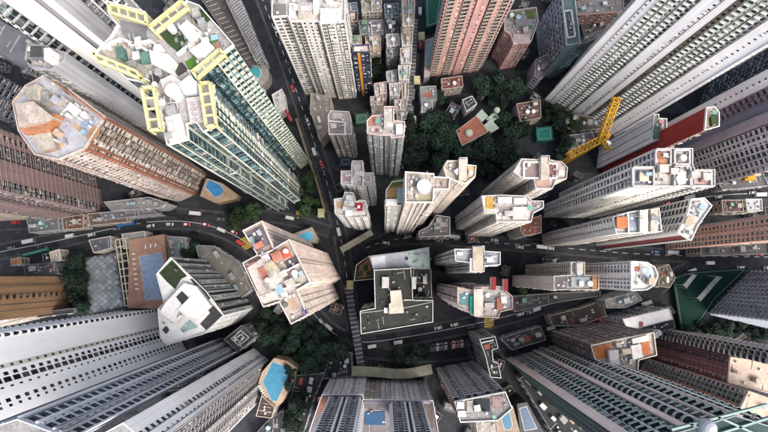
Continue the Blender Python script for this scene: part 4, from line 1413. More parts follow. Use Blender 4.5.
t.rect(364, 401, 430, 404, 1.2, wall((.24, .22, .26), .2), 'planter', mt=slab((.22, .2, .25), .3))
t.clutter(0, 90, None, 4, region=[(364, 405), (388, 405), (390, 430), (364, 430)])
for nm, q in (('ribbed dark tower with white fins over red terrace end of podium', [(329, 398), (361, 399), (363, 409), (333, 408)]),
              ('ribbed dark tower with white fins beside the small blue podium pool', [(391, 403), (423, 403), (420, 413), (391, 413)])):
    tower('residential_tower', nm, 'tower', q, 150, [wall((.2, .21, .23), .25), wall((.84, .84, .85), .1), REC],
          "=b*1@.9:.9 L:2.2 W:2.2 b:.3 L:2.0 b*1@.9:.9 b@-1.5:1.7 b*1@.9:.9 L:2.2 b:.3 W:2.2 L:2 b*1@.9:.9", 30, zpx=POD, z0=POD + .02, gl=GLD, balm=[wall((.5, .51, .55), .3), wall((.66, .67, .7), .2)], keep=140, base=1.0)
t = tower('residential_tower', 'grey tower of stacked ledges with white edged cluttered roof by pools', 'tower',
          [(454, 401), (505, 391), (512, 408), (498, 420), (460, 422)], 76, [wall((.33, .32, .34), .3), wall((.19, .10, .08), .25), REC],
          "=L:2.4 b@.3:.5 W:2.2 L:2.4 b@.3:.5 L:2.4 W:2.2 b@.3:.5 L:2.4 W:2.2 b@.3:.5 L:2.4 b:.5", 20, over={4: "b*1:2 s*1:1.2 b*1:2"}, roofm=slab((.28, .27, .27), .4), balm=[wall((.55, .54, .57), .3), wall((.76, .75, .77), .2)],
          gl=GLD, keep=140, parm=wall((.7, .69, .67), .15), ptk=.32)
t.rect(457, 402, 464, 409, 2, W_WHITE, 'roof_house', mt=R_WHITE)
t.rect(458, 411, 466, 417, 2, W_WHITE, 'roof_house', mt=R_WHITE)
t.rect(474, 399, 490, 411, .3, slab((.04, .05, .06), .3), 'deck_patch')
t.rect(467, 401, 473, 413, 1.2, W_CREAM, 'roof_house', mt=slab((.5, .47, .42), .4))
t.rect(492, 396, 504, 408, .4, slab((.34, .25, .24), .45), 'deck_patch')
t.clutter(2, 91, None, 8)
block('roof_pavilion', 'mottled cream sheet roof pavilion below the stacked ledge tower', 'building', [(475, 416), (495, 414), (500, 440), (478, 440)], 60, W_BEIGE, slab((.50, .45, .40), .6, .4), .6, small=3)

t = tower('residential_tower', 'huge teal grey tower with pink piers, curved balconies and domed roof', 'tower',
          [(506, 359), (558, 344), (600, 357), (548, 402)], 148, [wall((.60, .63, .60), .25), wall((.70, .60, .56), .15), wall((.035, .055, .055), .2)],
          "=b*1@.5:2.6 G:1.8 L:2.4 b*1@.4:.5 L:2.4 G:1.6 b*1@.9:1.5 C@.3:2.8 b:.3 b*1@.5:.6 b@-.6:.5 G:2 b*1@.5:.5 L:2.4 b:.6", 34, zpx=0, roof=True,
          over={3: "=b*2:1 D*2:2.4 b*2:.4 D*2:2.4 b*2:.5 D*2:2.4 b*2:.8"}, gl=GLT, frame=FR_A, balm=[wall((.30, .38, .36), .3), wall((.74, .78, .76), .2)], keep=260, roofm=slab((.06, .10, .095), .4), parm=wall((.24, .29, .28), .2))  # side wall uses the dark recess slot, its shade painted on
TEAL = plain((.13, .22, .21), .5)
for a, b_ in (((672, 430), (768, 405)), ((700, 440), (780, 415)), ((690, 424), (735, 442)), ((718, 417), (760, 436))):
    t.walls([a, b_], TEAL, 1.0, .6, 'roof_beam')
t.disc(708, 428, 8, 1.5, plain((.36, .38, .43), .35), 'dome', 2.2, 24)
t.clutter(2, 92, [(.4, .45, .45)], 6)

t = tower('residential_tower', 'maroon panelled tower with plain cream roof', 'tower',
          [(650, 358), (652, 338), (690, 344), (688, 368)], 66, [wall((.15, .065, .07), .25), wall((.36, .27, .26), .2), wall((.05, .03, .035), .2)],
          "=b:.5 W*1:2.2 b:.5 D:2.4 b:.8 D:2.4 b:1.2 s:1.2 b:1.6", 18, zpx=0, over={0: "=b:.6 s:1.2 b*1:.3 b:2.4 b*1:.3 b:2 D:2.4 b:.5"}, roofm=slab((.62, .50, .42), .25), parm=wall((.62, .5, .42), .2), gl=GLD, keep=80, ledge=.3)
t.clutter(1, 93, [(.7, .6, .5)], 4)
tower('residential_tower', 'tower of pale grey ledges and dark slots behind the maroon tower', 'tower',
      [(652, 337), (653, 329), (700, 334), (698, 345)], 100, [wall((.40, .36, .34), .25), wall((.2, .15, .15), .2), REC], "=L:2.6 b:.4 D:2.4", 26, zpx=0, gl=GLD, keep=60, over={1: "b:.5 L:2.4"},
      balm=[wall((.44, .40, .38), .3), wall((.5, .47, .45), .2)])
t = tower('residential_tower', 'brick red edged grey tower with cream gabled roof end', 'tower',
          [(638, 374), (646, 358), (680, 370), (672, 390)], 82, [wall((.27, .25, .25), .3), wall((.40, .15, .10), .3), REC],
          "=b*1@.3:.5 w*1:1.6 b*1:.4 w*1:1.6 b*1@.3:.5 D:2.4 b:.4 D:2.4 b:.5 W:2 b:.6", 24, zpx=0, roofm=slab((.64, .48, .38), .3), parm=wall((.64, .5, .42), .2), gl=GLD, keep=90, ledge=.3)
t.clutter(1, 94, [(.66, .6, .56)], 4)
t = tower('apartment_block', 'brown sided block with two orange roof courts and white huts', 'building',
          [(590, 345), (612, 340), (653, 332), (656, 355), (638, 360), (637, 372), (629, 371), (626, 366), (610, 367), (594, 359)], 60,
          [wall((.22, .16, .15), .3), W_CREAM, REC], "b:.5 W:2.2 b:.4", 17, roofm=slab((.46, .40, .35), .5), parm=wall((.62, .56, .46), .2), keep=60, gl=GLD, ledge=.3)
t.rb([(593, 347), (610, 343), (611, 356), (596, 360)], .3, slab((.55, .20, .08), .45), 'roof_court')
t.rb([(641, 343), (649, 341), (651, 354), (643, 355)], .3, slab((.50, .17, .07), .45), 'roof_court')
t.rb([(609, 351), (618, 350), (620, 365), (611, 366)], 2.4, W_WHITE, 'roof_house', mt=R_WHITE)
t.rb([(631, 346), (641, 344), (643, 357), (633, 360)], 2.4, W_WHITE, 'roof_house', mt=R_WHITE)
t.rb([(632, 339), (648, 335), (649, 341), (633, 344)], 2.0, W_WHITE, 'roof_house', mt=R_WHITE)
t.clutter(3, 95, [(.6, .5, .4)], 12, region=[(613, 342), (630, 338), (632, 364), (620, 365)])
t = tower('hall', 'long white sheet roofed hall beside the green courts', 'building', [(622, 319), (669, 308), (673, 319), (628, 331)], 26, [wall((.5, .5, .52), .2), W_WHITE, REC], "b@.2:.4 W:2", 6, roofm=slab((.95, .92, .88), .16), keep=20, par=.4)
t.rect(640, 322, 643, 327, 1.0, wall((.35, .15, .12), .2), 'roof_vent', mt=slab((.3, .12, .1), .3))
block('annex', 'dark grey annex roof beneath the white sheet roofed hall', 'building', [(645, 325), (673, 319), (675, 328), (650, 335)], 18, W_DG, R_DARK, .5, small=3)
block('annex', 'small pale shed roof between annex and orange court block', 'building', [(653, 335), (660, 330), (662, 334), (655, 339)], 30, W_WHITE, R_WHITE, .3, small=0)
tower('office_block', 'louvred blue grey block beside the green courts', 'building',
      [(706, 313), (748, 271), (800, 280), (775, 331)], 84, [wall((.36, .39, .45), .25), wall((.55, .57, .62), .2), REC], "b*1@.5:.5 H:2.6 b*1@.5:.4 H@-.4:2.2", 24, zpx=0, gl=GLD, frame=FR_A, keep=140,
      over={3: "=b:1 H:3 b:2 H:3"}, ledge=.7)
t = tower('apartment_block', 'dark roofed narrow block with crooked white parapet beside parking yard', 'building',
          [(479, 339), (495, 336), (498, 348), (492, 350), (493, 361), (498, 363), (501, 378), (490, 377), (485, 356)], 36, [wall((.36, .34, .33), .3), W_WHITE, REC], "b:.6 w:1.8", 10, roofm=R_DARK, parm=wall((.6, .6, .58), .2), keep=40, ptk=.32)
t.walls([(481, 343), (494, 340)], wall((.66, .66, .64), .2), 1.1, .5)
t.clutter(1, 96, None, 6)

# ================================================================== podiums, low blocks and roofs between the towers
LOW = [
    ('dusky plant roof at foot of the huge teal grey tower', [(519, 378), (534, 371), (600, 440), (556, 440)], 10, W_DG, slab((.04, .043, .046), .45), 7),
    ('tan cluttered shop roofs beside the rounded end tower', [(657, 268), (668, 264), (675, 278), (669, 288), (658, 286)], 14, W_BEIGE, slab((.30, .24, .18), .5), 5),
    ('grey terraced retaining roof above the teal grey tower', [(500, 338), (540, 326), (546, 340), (512, 350)], 8, W_GREY, slab((.10, .10, .10), .45), 4),
    # label, outline, height, wall, roof, clutter
    ('beige podium roof below the broad cream white tower', [(311, 93), (331, 97), (331, 128), (320, 141), (310, 110)], 16, W_BEIGE, slab((.34, .31, .27), .4), 2),
    ('white topped hut with dark green skylight beside crimson banners', [(272, 95), (282, 89), (285, 108), (277, 114)], 12, W_WHITE, R_WHITE, 0),
    ('narrow grey roof hemmed between the two dark brown and cream towers', [(100, 213), (150, 208), (160, 214), (104, 220)], 10, W_GREY, slab((.17, .16, .17), .4), 4),
    ('grey balustraded terrace roof below the pink walled tower side', [(104, 202), (150, 197), (168, 203), (160, 208), (112, 211)], 14, W_GREY, slab((.26, .25, .25), .4), 3),
    ('dark square roof with concentric white outlines beside blue grey tower', [(224, 339), (242, 325), (256, 337), (238, 352)], 20, W_DG, slab((.045, .048, .055), .3), 0),
    ('grey flat podium roof by the road bend with oval ramp', [(196, 245), (215, 246), (240, 262), (252, 290), (238, 300), (218, 272), (200, 262)], 8, W_GREY, slab((.22, .21, .19), .4), 2),
    ('pale concrete court roof behind terracotta pool deck', [(166, 236), (186, 237), (188, 256), (166, 258)], 9, W_GREY, slab((.24, .25, .25), .3), 1),
    ('brick red gabled annexe next to the shadowed cross street', [(537, 217), (541, 215), (541, 233), (524, 236), (520, 230), (520, 219)], 30, W_CREAM, slab((.36, .13, .10), .3), 0),
    ('low pink and white roof cluster above the shadowed cross street', [(419, 231), (429, 226), (436, 215), (450, 217), (450, 236), (428, 237), (419, 237)], 24, W_WHITE, slab((.30, .27, .27), .5), 5),
    ('small rust red roof between two pale towers over the street', [(468, 235), (477, 234), (477, 242), (468, 242)], 10, W_DG, slab((.26, .10, .08), .4), 0),
    ('grey row of workshops below the long cream slab', [(512, 296), (552, 293), (600, 291), (600, 296), (560, 302), (514, 312)], 8, W_GREY, slab((.12, .115, .11), .4), 3),
    ('brown vaulted arcade roof beside the bending road', [(548, 316), (580, 308), (602, 300), (606, 316), (580, 326), (552, 326)], 9, W_BEIGE, slab((.12, .09, .08), .4), 2),
    ('grey clapboard block under the white rounded end tower', [(605, 300), (635, 291), (642, 300), (625, 308), (606, 308)], 20, W_GREY, slab((.24, .25, .25), .4), 2),
    ('pale roofed kiosk beside the dark elevated road', [(745, 199), (761, 199), (762, 211), (747, 212)], 16, W_WHITE, slab((.52, .53, .55), .2), 0),
    ('maroon roofed block beside the dark elevated road', [(721, 200), (742, 200), (743, 212), (722, 212)], 16, W_BEIGE, slab((.16, .10, .10), .4), 2),
    ('grey terrace roofs under the salmon pink slab', [(700, 246), (768, 242), (768, 254), (700, 256)], 14, W_BEIGE, slab((.20, .19, .18), .4), 4),
    ('concrete deck beside the yellow machine platform', [(715, 178), (760, 168), (768, 186), (722, 190)], 10, W_GREY, slab((.15, .145, .15), .4), 3),
    ('weathered roofs of the works yard below the crane', [(560, 112), (598, 118), (606, 128), (575, 132), (560, 124)], 9, W_BEIGE, slab((.16, .14, .13), .5), 4),
    ('white tented stores under the crane mast', [(566, 136), (592, 132), (596, 142), (580, 152), (566, 146)], 9, W_WHITE, slab((.32, .32, .33), .5), 4),
    ('brick terrace roof beside the tree lined bank', [(516, 104), (540, 100), (541, 118), (520, 122)], 12, W_BEIGE, slab((.18, .10, .09), .45), 3),
    ('grey school roof below the pink ribbed tower', [(420, 87), (436, 86), (437, 100), (421, 102)], 14, W_GREY, slab((.22, .22, .23), .3), 1),
    ('maroon tiled villa roof below the pink ribbed tower', [(441, 79), (462, 76), (463, 87), (442, 90)], 12, W_BEIGE, slab((.17, .06, .05), .4), 2),
    ('pale blue awning roof beside the straight narrow street', [(422, 102), (432, 101), (433, 112), (421, 113)], 10, W_WHITE, slab((.36, .38, .42), .3), 1),
    ('dark diamond roof with white rim among trees', [(462, 100), (472, 96), (477, 104), (466, 112)], 10, W_WHITE, slab((.05, .055, .065), .3), 0),
    ('long grey veranda roof under the grey gridded office block', [(535, 60), (552, 52), (556, 62), (540, 80), (534, 76)], 16, W_GREY, slab((.22, .18, .19), .4), 3),
    ('teal canopied block under the grey gridded office block', [(556, 56), (570, 50), (580, 52), (568, 66), (556, 70)], 14, wall((.2, .3, .3), .2), slab((.17, .25, .26), .3), 2),
    ('salmon low block with glazed light boxes near the grey office', [(574, 2), (622, -6), (624, 12), (576, 16)], 26, wall((.42, .25, .21), .25), slab((.20, .19, .19), .4), 3),
    ('shaded workshop roofs below blank pale grey block', [(578, 14), (600, 10), (606, 28), (584, 38)], 14, W_DG, slab((.13, .11, .11), .5), 4),
    ('cream cabin roof beside brown dotted tower and trees', [(50, 252), (60, 249), (62, 260), (52, 262)], 8, W_CREAM, slab((.46, .40, .33), .3), 0),
    ('orange topped hut by the curving road', [(11, 259), (21, 257), (22, 264), (12, 266)], 7, W_BEIGE, slab((.48, .20, .08), .3), 0),
    ('slatted grey roof beside the ochre brown tower', [(24, 265), (56, 262), (60, 274), (26, 277)], 10, W_DG, slab((.10, .095, .10), .4), 2),
    ('faded white roof below the ochre brown tower', [(-10, 315), (30, 312), (30, 318), (-10, 328)], 20, W_CREAM, slab((.62, .55, .50), .25), 0),
    ('dark brown roof strip below the ochre brown tower', [(31, 313), (75, 308), (75, 313), (32, 318)], 14, W_DG, slab((.07, .06, .06), .3), 2),
    ('grey parked roof deck beside shaded lane', [(26, 214), (58, 210), (60, 230), (30, 233)], 10, W_GREY, slab((.16, .16, .17), .35), 3),
    ('red brick huts beside the curving road', [(62, 218), (84, 214), (84, 228), (64, 230)], 9, W_BEIGE, slab((.20, .09, .07), .45), 3),
    ('brown verandah roof facing the curving road', [(88, 214), (128, 209), (128, 222), (90, 226)], 8, W_BEIGE, slab((.17, .12, .10), .4), 2),
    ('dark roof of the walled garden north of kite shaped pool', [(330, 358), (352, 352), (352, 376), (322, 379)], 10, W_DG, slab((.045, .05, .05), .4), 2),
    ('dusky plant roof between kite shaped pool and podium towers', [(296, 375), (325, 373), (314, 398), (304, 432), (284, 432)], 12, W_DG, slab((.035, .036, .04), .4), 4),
    ('brown battened roof at foot of the kite shaped pool', [(262, 395), (275, 407), (272, 418), (256, 416)], 20, W_BEIGE, slab((.10, .07, .065), .4), 0),
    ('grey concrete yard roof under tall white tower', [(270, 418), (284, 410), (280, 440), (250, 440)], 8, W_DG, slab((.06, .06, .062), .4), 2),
]
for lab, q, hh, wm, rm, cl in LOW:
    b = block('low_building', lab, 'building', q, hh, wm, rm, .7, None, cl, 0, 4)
    if 'concentric' in lab:
        for f in (.55, .28):
            cx, cy = 240, 338
            b.walls([(cx + (x - cx) * f, cy + (y - cy) * f) for x, y in q + q[:1]], wall((.5, .5, .5), .2), .4, .3, 'roof_kerb')

rg = random.Random(4)
# old walk-ups either side of the straight street, roofs full of huts
WALK = [  # colour word, outline, height, wall, roof
    ('slate blue', [(343, 4), (357, 3), (358, 11), (344, 12)], 20, (.4, .4, .42), (.13, .18, .24)),
    ('rust red', [(345, 12), (357, 12), (358, 22), (346, 22)], 18, (.45, .38, .34), (.20, .07, .05)),
    ('cream and green', [(361, -4), (381, -5), (382, 12), (362, 13)], 24, (.64, .58, .5), (.52, .47, .4)),
    ('slatted grey', [(359, 21), (383, 20), (384, 35), (360, 35)], 20, (.36, .36, .37), (.24, .24, .25)),
    ('steel blue', [(384, 5), (398, 4), (399, 18), (385, 18)], 26, (.3, .34, .38), (.16, .20, .24)),
    ('charcoal', [(384, 19), (398, 19), (399, 33), (385, 33)], 22, (.12, .14, .17), (.06, .075, .10)),
    ('tall cream', [(402, -8), (415, -9), (414, 26), (403, 27)], 40, (.70, .62, .54), (.58, .46, .34)),
    ('cream', [(352, 36), (361, 36), (362, 45), (352, 45)], 22, (.6, .52, .46), (.55, .46, .4)),
    ('tan', [(365, 37), (380, 36), (381, 50), (366, 51)], 20, (.55, .45, .36), (.5, .41, .33)),
    ('chalk white', [(386, 35), (399, 34), (400, 46), (387, 47)], 24, (.68, .67, .66), (.5, .49, .48)),
    ('ivory', [(401, 30), (413, 30), (412, 46), (402, 46)], 30, (.72, .68, .62), (.62, .57, .52)),
    ('pale stone', [(400, 49), (412, 48), (411, 64), (401, 64)], 28, (.70, .66, .62), (.6, .56, .54)),
    ('ash grey', [(386, 48), (398, 48), (398, 56), (387, 57)], 20, (.42, .42, .42), (.3, .3, .31)),
    ('bone white', [(398, 66), (410, 66), (409, 80), (399, 80)], 26, (.7, .67, .64), (.58, .55, .53)),
    ('oyster', [(386, 72), (397, 70), (397, 82), (387, 83)], 20, (.6, .56, .53), (.52, .48, .46)),
    ('blush pink', [(374, 84), (386, 82), (387, 94), (375, 95)], 20, (.66, .54, .5), (.55, .46, .43)),
    ('milky white', [(389, 84), (400, 83), (400, 96), (390, 96)], 22, (.7, .69, .68), (.56, .55, .55)),
    ('sandy', [(401, 82), (409, 82), (408, 98), (402, 98)], 20, (.62, .55, .48), (.5, .44, .38)),
    ('pinkish cream', [(370, 97), (383, 96), (383, 105), (371, 106)], 16, (.62, .52, .48), (.48, .42, .4)),
    ('dusty rose', [(394, 100), (407, 99), (406, 110), (395, 111)], 18, (.62, .52, .5), (.5, .44, .43)),
    ('stone grey', [(396, 112), (407, 111), (406, 120), (397, 121)], 14, (.5, .48, .46), (.4, .39, .38)),
]
for i, (nm, q, hh, wc, rc) in enumerate(WALK):
    b = block('walk_up_block', nm + ' roofed walk-up crowded with huts beside the straight narrow street', 'building', q, hh, wall(wc, .35), slab(rc, .55, .3), 1.0,
              'walk-ups beside the straight street', 5, 500 + i, 7, spec="b:.5 w:1.7", keep=8,
              pal=[(.70, .68, .66), (.62, .52, .46), (.4, .4, .4), (.14, .2, .24), (.45, .2, .15), (.2, .3, .2)])
    (x0, y0), (x1, y1), (x2, y2), (x3, y3) = q
    b.walls([((x0 + x1) / 2, (y0 + y1) / 2 + .5), ((x2 + x3) / 2, (y2 + y3) / 2 - .5)], wall((.7, .67, .64), .3), 1.4, .4)

# long ribbed market shed by the sloping street
t = Bld('market_shed', 'long grey shed with close set roof ribs above sloping street', 'building', [(222, -8), (236, -10), (263, 56), (256, 62), (240, 30)], 18, 18)
t.finish([W_GREY], GL, FR_D, "b:1 w:2", 4, roofm=slab((.24, .22, .2), .4), par=.3, keep=10)
for i in range(26):
    f = i / 26
    a = (224 + 34 * f, -8 + 66 * f)
    t.walls([a, (a[0] + 9 - 4 * f, a[1] - 6)], W_GREY, .7, .45, 'roof_rib')
t = Bld('parking_deck', 'shaded parking deck with painted bays beside the ribbed shed', 'building', [(196, -8), (222, -8), (240, 30), (256, 62), (250, 70), (210, 12)], 10, 10)
t.finish([W_DG], GL, FR_D, "b:1 H:3", 2, roofm=slab((.13, .115, .105), .4), par=.6, keep=10)
for i in range(14):
    t.walls([(206 + i * 3.0, 2 + i * 4.4), (214 + i * 3.0, -1 + i * 4.4)], LINE, .06, .2, 'bay_line')

# ================================================================== pools, decks, courts
def pool(label, deck, wat, h, deckm, wcol, name='swimming_pool', rim=None):
    P = ccw([U(*p, h) for p in deck])
    W = ccw([U(*p, h) for p in wat])
    BUSY.append(P)
    o = thing(name, label, 'pool', (float(P[0][0]), float(P[0][1]), 0))
    mb = MB()
    mb.prism(P, -.3, h, 0)
    mb.build('deck', deckm, o)
    mb = MB()
    out = inset(W, -.6)
    k = len(W)
    for i in range(k):
        j = (i + 1) % k
        mb.f([(*out[i], h + .14), (*out[j], h + .14), (*W[j], h + .14), (*W[i], h + .14)])
        mb.f([(*out[i], h - .1), (*out[j], h - .1), (*out[j], h + .14), (*out[i], h + .14)])
        mb.f([(*W[i], h - .1), (*W[j], h - .1), (*W[j], h + .14), (*W[i], h + .14)])
    mb.build('coping', rim or slab((.46, .46, .45), .35), o)
    mb = MB()
    mb.cap(W, h + .05, 0)
    mb.build('water', water(wcol), o)
    return o


def arc(cx, cy, rx, ry, a0, a1, n):
    return [(cx + rx * math.cos(math.radians(a0 + (a1 - a0) * i / n)), cy + ry * math.sin(math.radians(a0 + (a1 - a0) * i / n))) for i in range(n + 1)]


SAND = slab((.50, .38, .26), .3)
pool('kite shaped blue pool on sand coloured deck', [(262, 372), (274, 358), (287, 361), (297, 368), (291, 385), (283, 402), (276, 408), (264, 398), (258, 384)], [(272.5, 362), (291, 369), (277, 401), (272, 400), (263, 382)], 18, SAND, (.05, .20, .31))
pl = pool('long pale blue pool on terracotta tiled deck', [(129, 240), (164, 234), (167, 262), (170, 300), (165, 309), (128, 308)], [(140, 257), (161, 253), (163, 262), (166, 298), (146, 300)], 12, TERRA, (.18, .25, .35))
pool('tiny blue pool with cream surround at foot of the brown tower', [(200, 196), (206, 178), (222, 183), (238, 195), (236, 199), (215, 203)], [(205.5, 187), (209, 180), (220, 185), (224, 191), (221, 195), (215, 197)], 8, slab((.46, .33, .22), .35), (.04, .18, .36))
pool('small turquoise pool beside the cream cross plan tower', [(292, 234), (312, 227), (318, 238), (316, 243), (300, 243)], [(298, 236), (308, 231), (313, 234), (312, 240), (304, 242)], 7, slab((.44, .38, .28), .35), (.08, .36, .52))
pool('round teal plunge pool inside a curved deck', arc(256, 74, 13, 13, -60, 200, 14), arc(254, 73, 6.5, 7, 0, 340, 14), 9, slab((.32, .30, .27), .3), (.04, .24, .27))
pool('turquoise horseshoe pool with sand rim beside stacked ledge tower', [(495, 410), (505, 402), (513, 406), (520, 432), (500, 440), (496, 425)], [(502, 413), (508, 409), (512, 425), (510, 429), (505, 429), (502, 421)], 18, slab((.34, .27, .20), .3), (.008, .10, .17))
pool('deep blue lap pool beside the horseshoe pool', [(517, 404), (527, 402), (548, 440), (521, 440)], [(520, 409), (526, 407), (536, 428), (525, 430)], 14, slab((.10, .11, .12), .3), (.006, .05, .11))
pool('slender pale pool at foot of the rose pink tower', [(425, 40), (434, 37), (430, 76), (424, 78)], [(427, 46), (432, 43), (429, 64), (426, 64)], 8, slab((.34, .30, .31), .3), (.14, .26, .32))

# trellis and diamond paving by the terracotta deck
t = block('pavilion', 'grey flat roofed pavilion with cream rim beside trellis', 'building', [(89, 240), (111, 236), (112, 248), (94, 253)], 10, W_CREAM, slab((.14, .14, .16), .3), .6, small=2)
block('pavilion', 'pale concrete pavilion roof joining the terracotta deck', 'building', [(122, 234), (145, 231), (146, 246), (124, 249)], 10, W_CREAM, slab((.30, .30, .28), .3), .6, small=2)
o = thing('trellis', 'long cream lattice trellis crossing the paved garden', 'trellis', (*map(float, U(122, 270, 10)), 0))
CR = plain((.55, .50, .36), .6)


def tl(f, s_):
    a = (115 + 10 * f, 240 + 66 * f) if s_ == 0 else ((119.5 + 8.5 * f, 240 + 66 * f) if s_ == 1 else (125 + 9 * f, 238 + 67 * f))
    return (*U(*a, 11), 10.7)


for s_ in range(3):
    mb = MB()
    mb.beam(tl(0, s_), tl(1, s_), .45, 0, .5)
    mb.build('rail', CR, o)
for i in range(10):
    f = i / 9
    mb = MB()
    mb.beam(tl(f, 0), tl(f, 2), .4, 0, .4)
    mb.build('crossbar', CR, o)
    for s_ in (0, 2):
        p = tl(f, s_)
        mb = MB()
        mb.beam((p[0], p[1], -.3), (p[0], p[1], 10.5), .35)
        mb.build('post', CR, o)
# paving in diamonds, each stone a piece
pv = [(84, 258), (114, 252), (124, 306), (88, 314)]
PV = ccw([U(*p, 2) for p in pv])
mb = MB()
mb.prism(PV, -.3, 1.2, 0)
BUSY.append(PV)
pav = tag(mb.build('paving', slab((.12, .13, .14), .3)), 'grey diamond paved garden court', None, None, 'structure')
e1, e2 = np.array([1.95, 1.6]), np.array([1.95, -1.6])
c0 = sum(PV) / 4
tile = MB()
tile.prism(ccw([e1 * .46 + e2 * .46, e1 * .46 - e2 * .46, -e1 * .46 - e2 * .46, -e1 * .46 + e2 * .46]), 0, .08)
tms = [tile.mesh('paving_stone', [slab(c, .3)]) for c in ((.30, .33, .35), (.24, .27, .29), (.36, .39, .40))]
for i in range(-16, 17):
    for j in range(-16, 17):
        p = c0 + e1 * i + e2 * j
        if inside(p, inset(PV, .9)):
            link('paving_stone', rg.choice(tms), pav, None, Matrix.Translation((p[0], p[1], 1.2)))

# green courts
for lab, q, col, z in (('bright green sports court beside pinkish short tower', [(355, 114), (368, 113), (369, 123), (356, 124)], (.05, .13, .09), 6),
                       ('dark blue tiled court above the clover plan tower', [(340, 158), (351, 157), (351, 166), (340, 166)], (.03, .06, .09), 6),
                       ('wide green courts beside the louvred block', [(672, 277), (690, 271), (748, 268), (716, 300), (704, 318), (692, 334), (680, 328)], (.004, .036, .026), 3),
                       ('green netted playground on wooded bank', [(536, 128), (552, 126), (553, 140), (537, 141)], (.02, .18, .14), 5),
                       ('green hoarding covered site by rose pink tower', [(425, -6), (443, -8), (438, 24), (426, 28)], (.01, .07, .05), 10),
                       ('green strip court by the curving road', [(20, 254), (48, 247), (50, 250), (22, 257)], (.02, .16, .11), 2)):
    P = ccw([U(*p, z) for p in q])
    BUSY.append(P)
    o = thing('sports_court', lab, 'court', (float(P[0][0]), float(P[0][1]), 0))
    mb = MB()
    mb.prism(P, -.3, z, 0)
    mb.build('court_floor', slab(col, .3), o)
    I = inset(P, 1.2)
    for i in range(len(I)):
        mb = MB()
        a, b = I[i], I[(i + 1) % len(I)]
        mb.beam((*a, z + .02), (*b, z + .02), .16, 0, .05)
        mb.build('court_line', plain((.3, .32, .31), .6), o)
    for p in P:
        mb = MB()
        mb.beam((*p, z - .02), (*p, z + 3), .18)
        mb.build('fence_post', FR_A, o)
for lab, q in (('grey slanting canopy over green courts beside louvred block', [(697, 298), (717, 276), (722, 277), (701, 301)]), ('short dull canopy over green courts', [(683, 285), (693, 274), (697, 275), (687, 288)])):
    P = [U(*p, 12) for p in q]
    o = thing('canopy', lab, 'canopy', (float(P[0][0]), float(P[0][1]), 0))
    mb = MB()
    mb.prism(ccw(P), 11.6, 12, 0)
    mb.cap(P, 11.6)
    mb.build('canopy_roof', slab((.34, .35, .37), .4), o)
    for p in P:
        mb = MB()
        mb.beam((*p, -.3), (*p, 11.6), .4)
        mb.build('post', FR_A, o)

# red roofed villa with white dome
RED = slab((.44, .17, .12), .3)
t = Bld('villa', 'red roofed hall with white dome and pale green wing among trees', 'building', [(456, 131), (476, 116), (488, 132), (462, 146)], 16, 16)
t.finish([W_CREAM], GL, FR_W, "b:1 w:2", 4, roofm=RED, par=.8, parm=wall((.6, .42, .34), .2), keep=20)
t.disc(469, 133, 4.2, .8, slab((.62, .62, .54), .2), 'dome', 1.8, 20)
PG = slab((.42, .52, .42), .25)
t.rb([(476, 115), (482, 109), (488, 116), (482, 122)], 1.5, W_CREAM, 'green_wing', z=14, mt=PG)
t.rb([(484, 125), (491, 119), (499, 128), (489, 134)], 1.5, W_CREAM, 'green_wing', z=14, mt=PG)
t.rb([(486, 119), (494, 112), (499, 117), (490, 124)], .5, W_CREAM, 'link_roof', z=13, mt=PG)
t.disc(497, 110, 3.3, 1.5, PG, 'green_turret', 1.2, 16, z=15)

# parking yard
mb = MB()
py = turned([(430, 343), (474, 337), (477, 352), (436, 358)], 1.0)
mb.prism(py, -.3, .6, 0)
BUSY.append(py)
pk = tag(mb.build('parking_yard', ASPH), 'walled parking yard with a row of cars', None, None, 'structure')
for i in range(11):
    a, b = U(431 + i * 4, 345 - i * .55, .6), U(432 + i * 4, 352 - i * .55, .6)
    mb = MB()
    mb.beam((*a, .61), (*b, .61), .12, 0, .03)
    mb.build('bay_line', LINE, pk)

# footbridges
def bridge(label, pts, z, w, roofm, name='footbridge', ribs=True, rail=True):
    c = smooth(pts, z, 2.2)
    N = normals(c)
    o = thing(name, label, 'footbridge', (float(c[0][0]), float(c[0][1]), 0))
    mb = MB()
    ribbon(mb, c, N, -w / 2, w / 2, z)
    ribbon(mb, c, N, -w / 2, w / 2, z - .3)
    for s_ in (-1, 1):
        for i in range(len(c) - 1):
            a, b = c[i] + N[i] * s_ * w / 2, c[i + 1] + N[i + 1] * s_ * w / 2
            mb.f([(*a, z - .3), (*b, z - .3), (*b, z), (*a, z)])
    mb.build('canopy_roof', roofm, o)
    mb = MB()
    ribbon(mb, c, N, -w / 2 + .2, w / 2 - .2, z - 3)
    mb.build('walkway', PAVE, o)
    for i in range(0, len(c) - 1, 1):
        if ribs:
            mb = MB()
            mb.beam((*(c[i] - N[i] * w * .52), z + .12), (*(c[i] + N[i] * w * .52), z + .12), .3, 0, .3)
            mb.build('roof_rib', FR_A, o)
        if i % 4 == 0:
            for s_ in (-1, 1):
                p = c[i] + N[i] * s_ * w * .42
                mb = MB()
                mb.beam((*p, -.3), (*p, z - .3), .3)
                mb.build('post', FR_A, o)
    return o


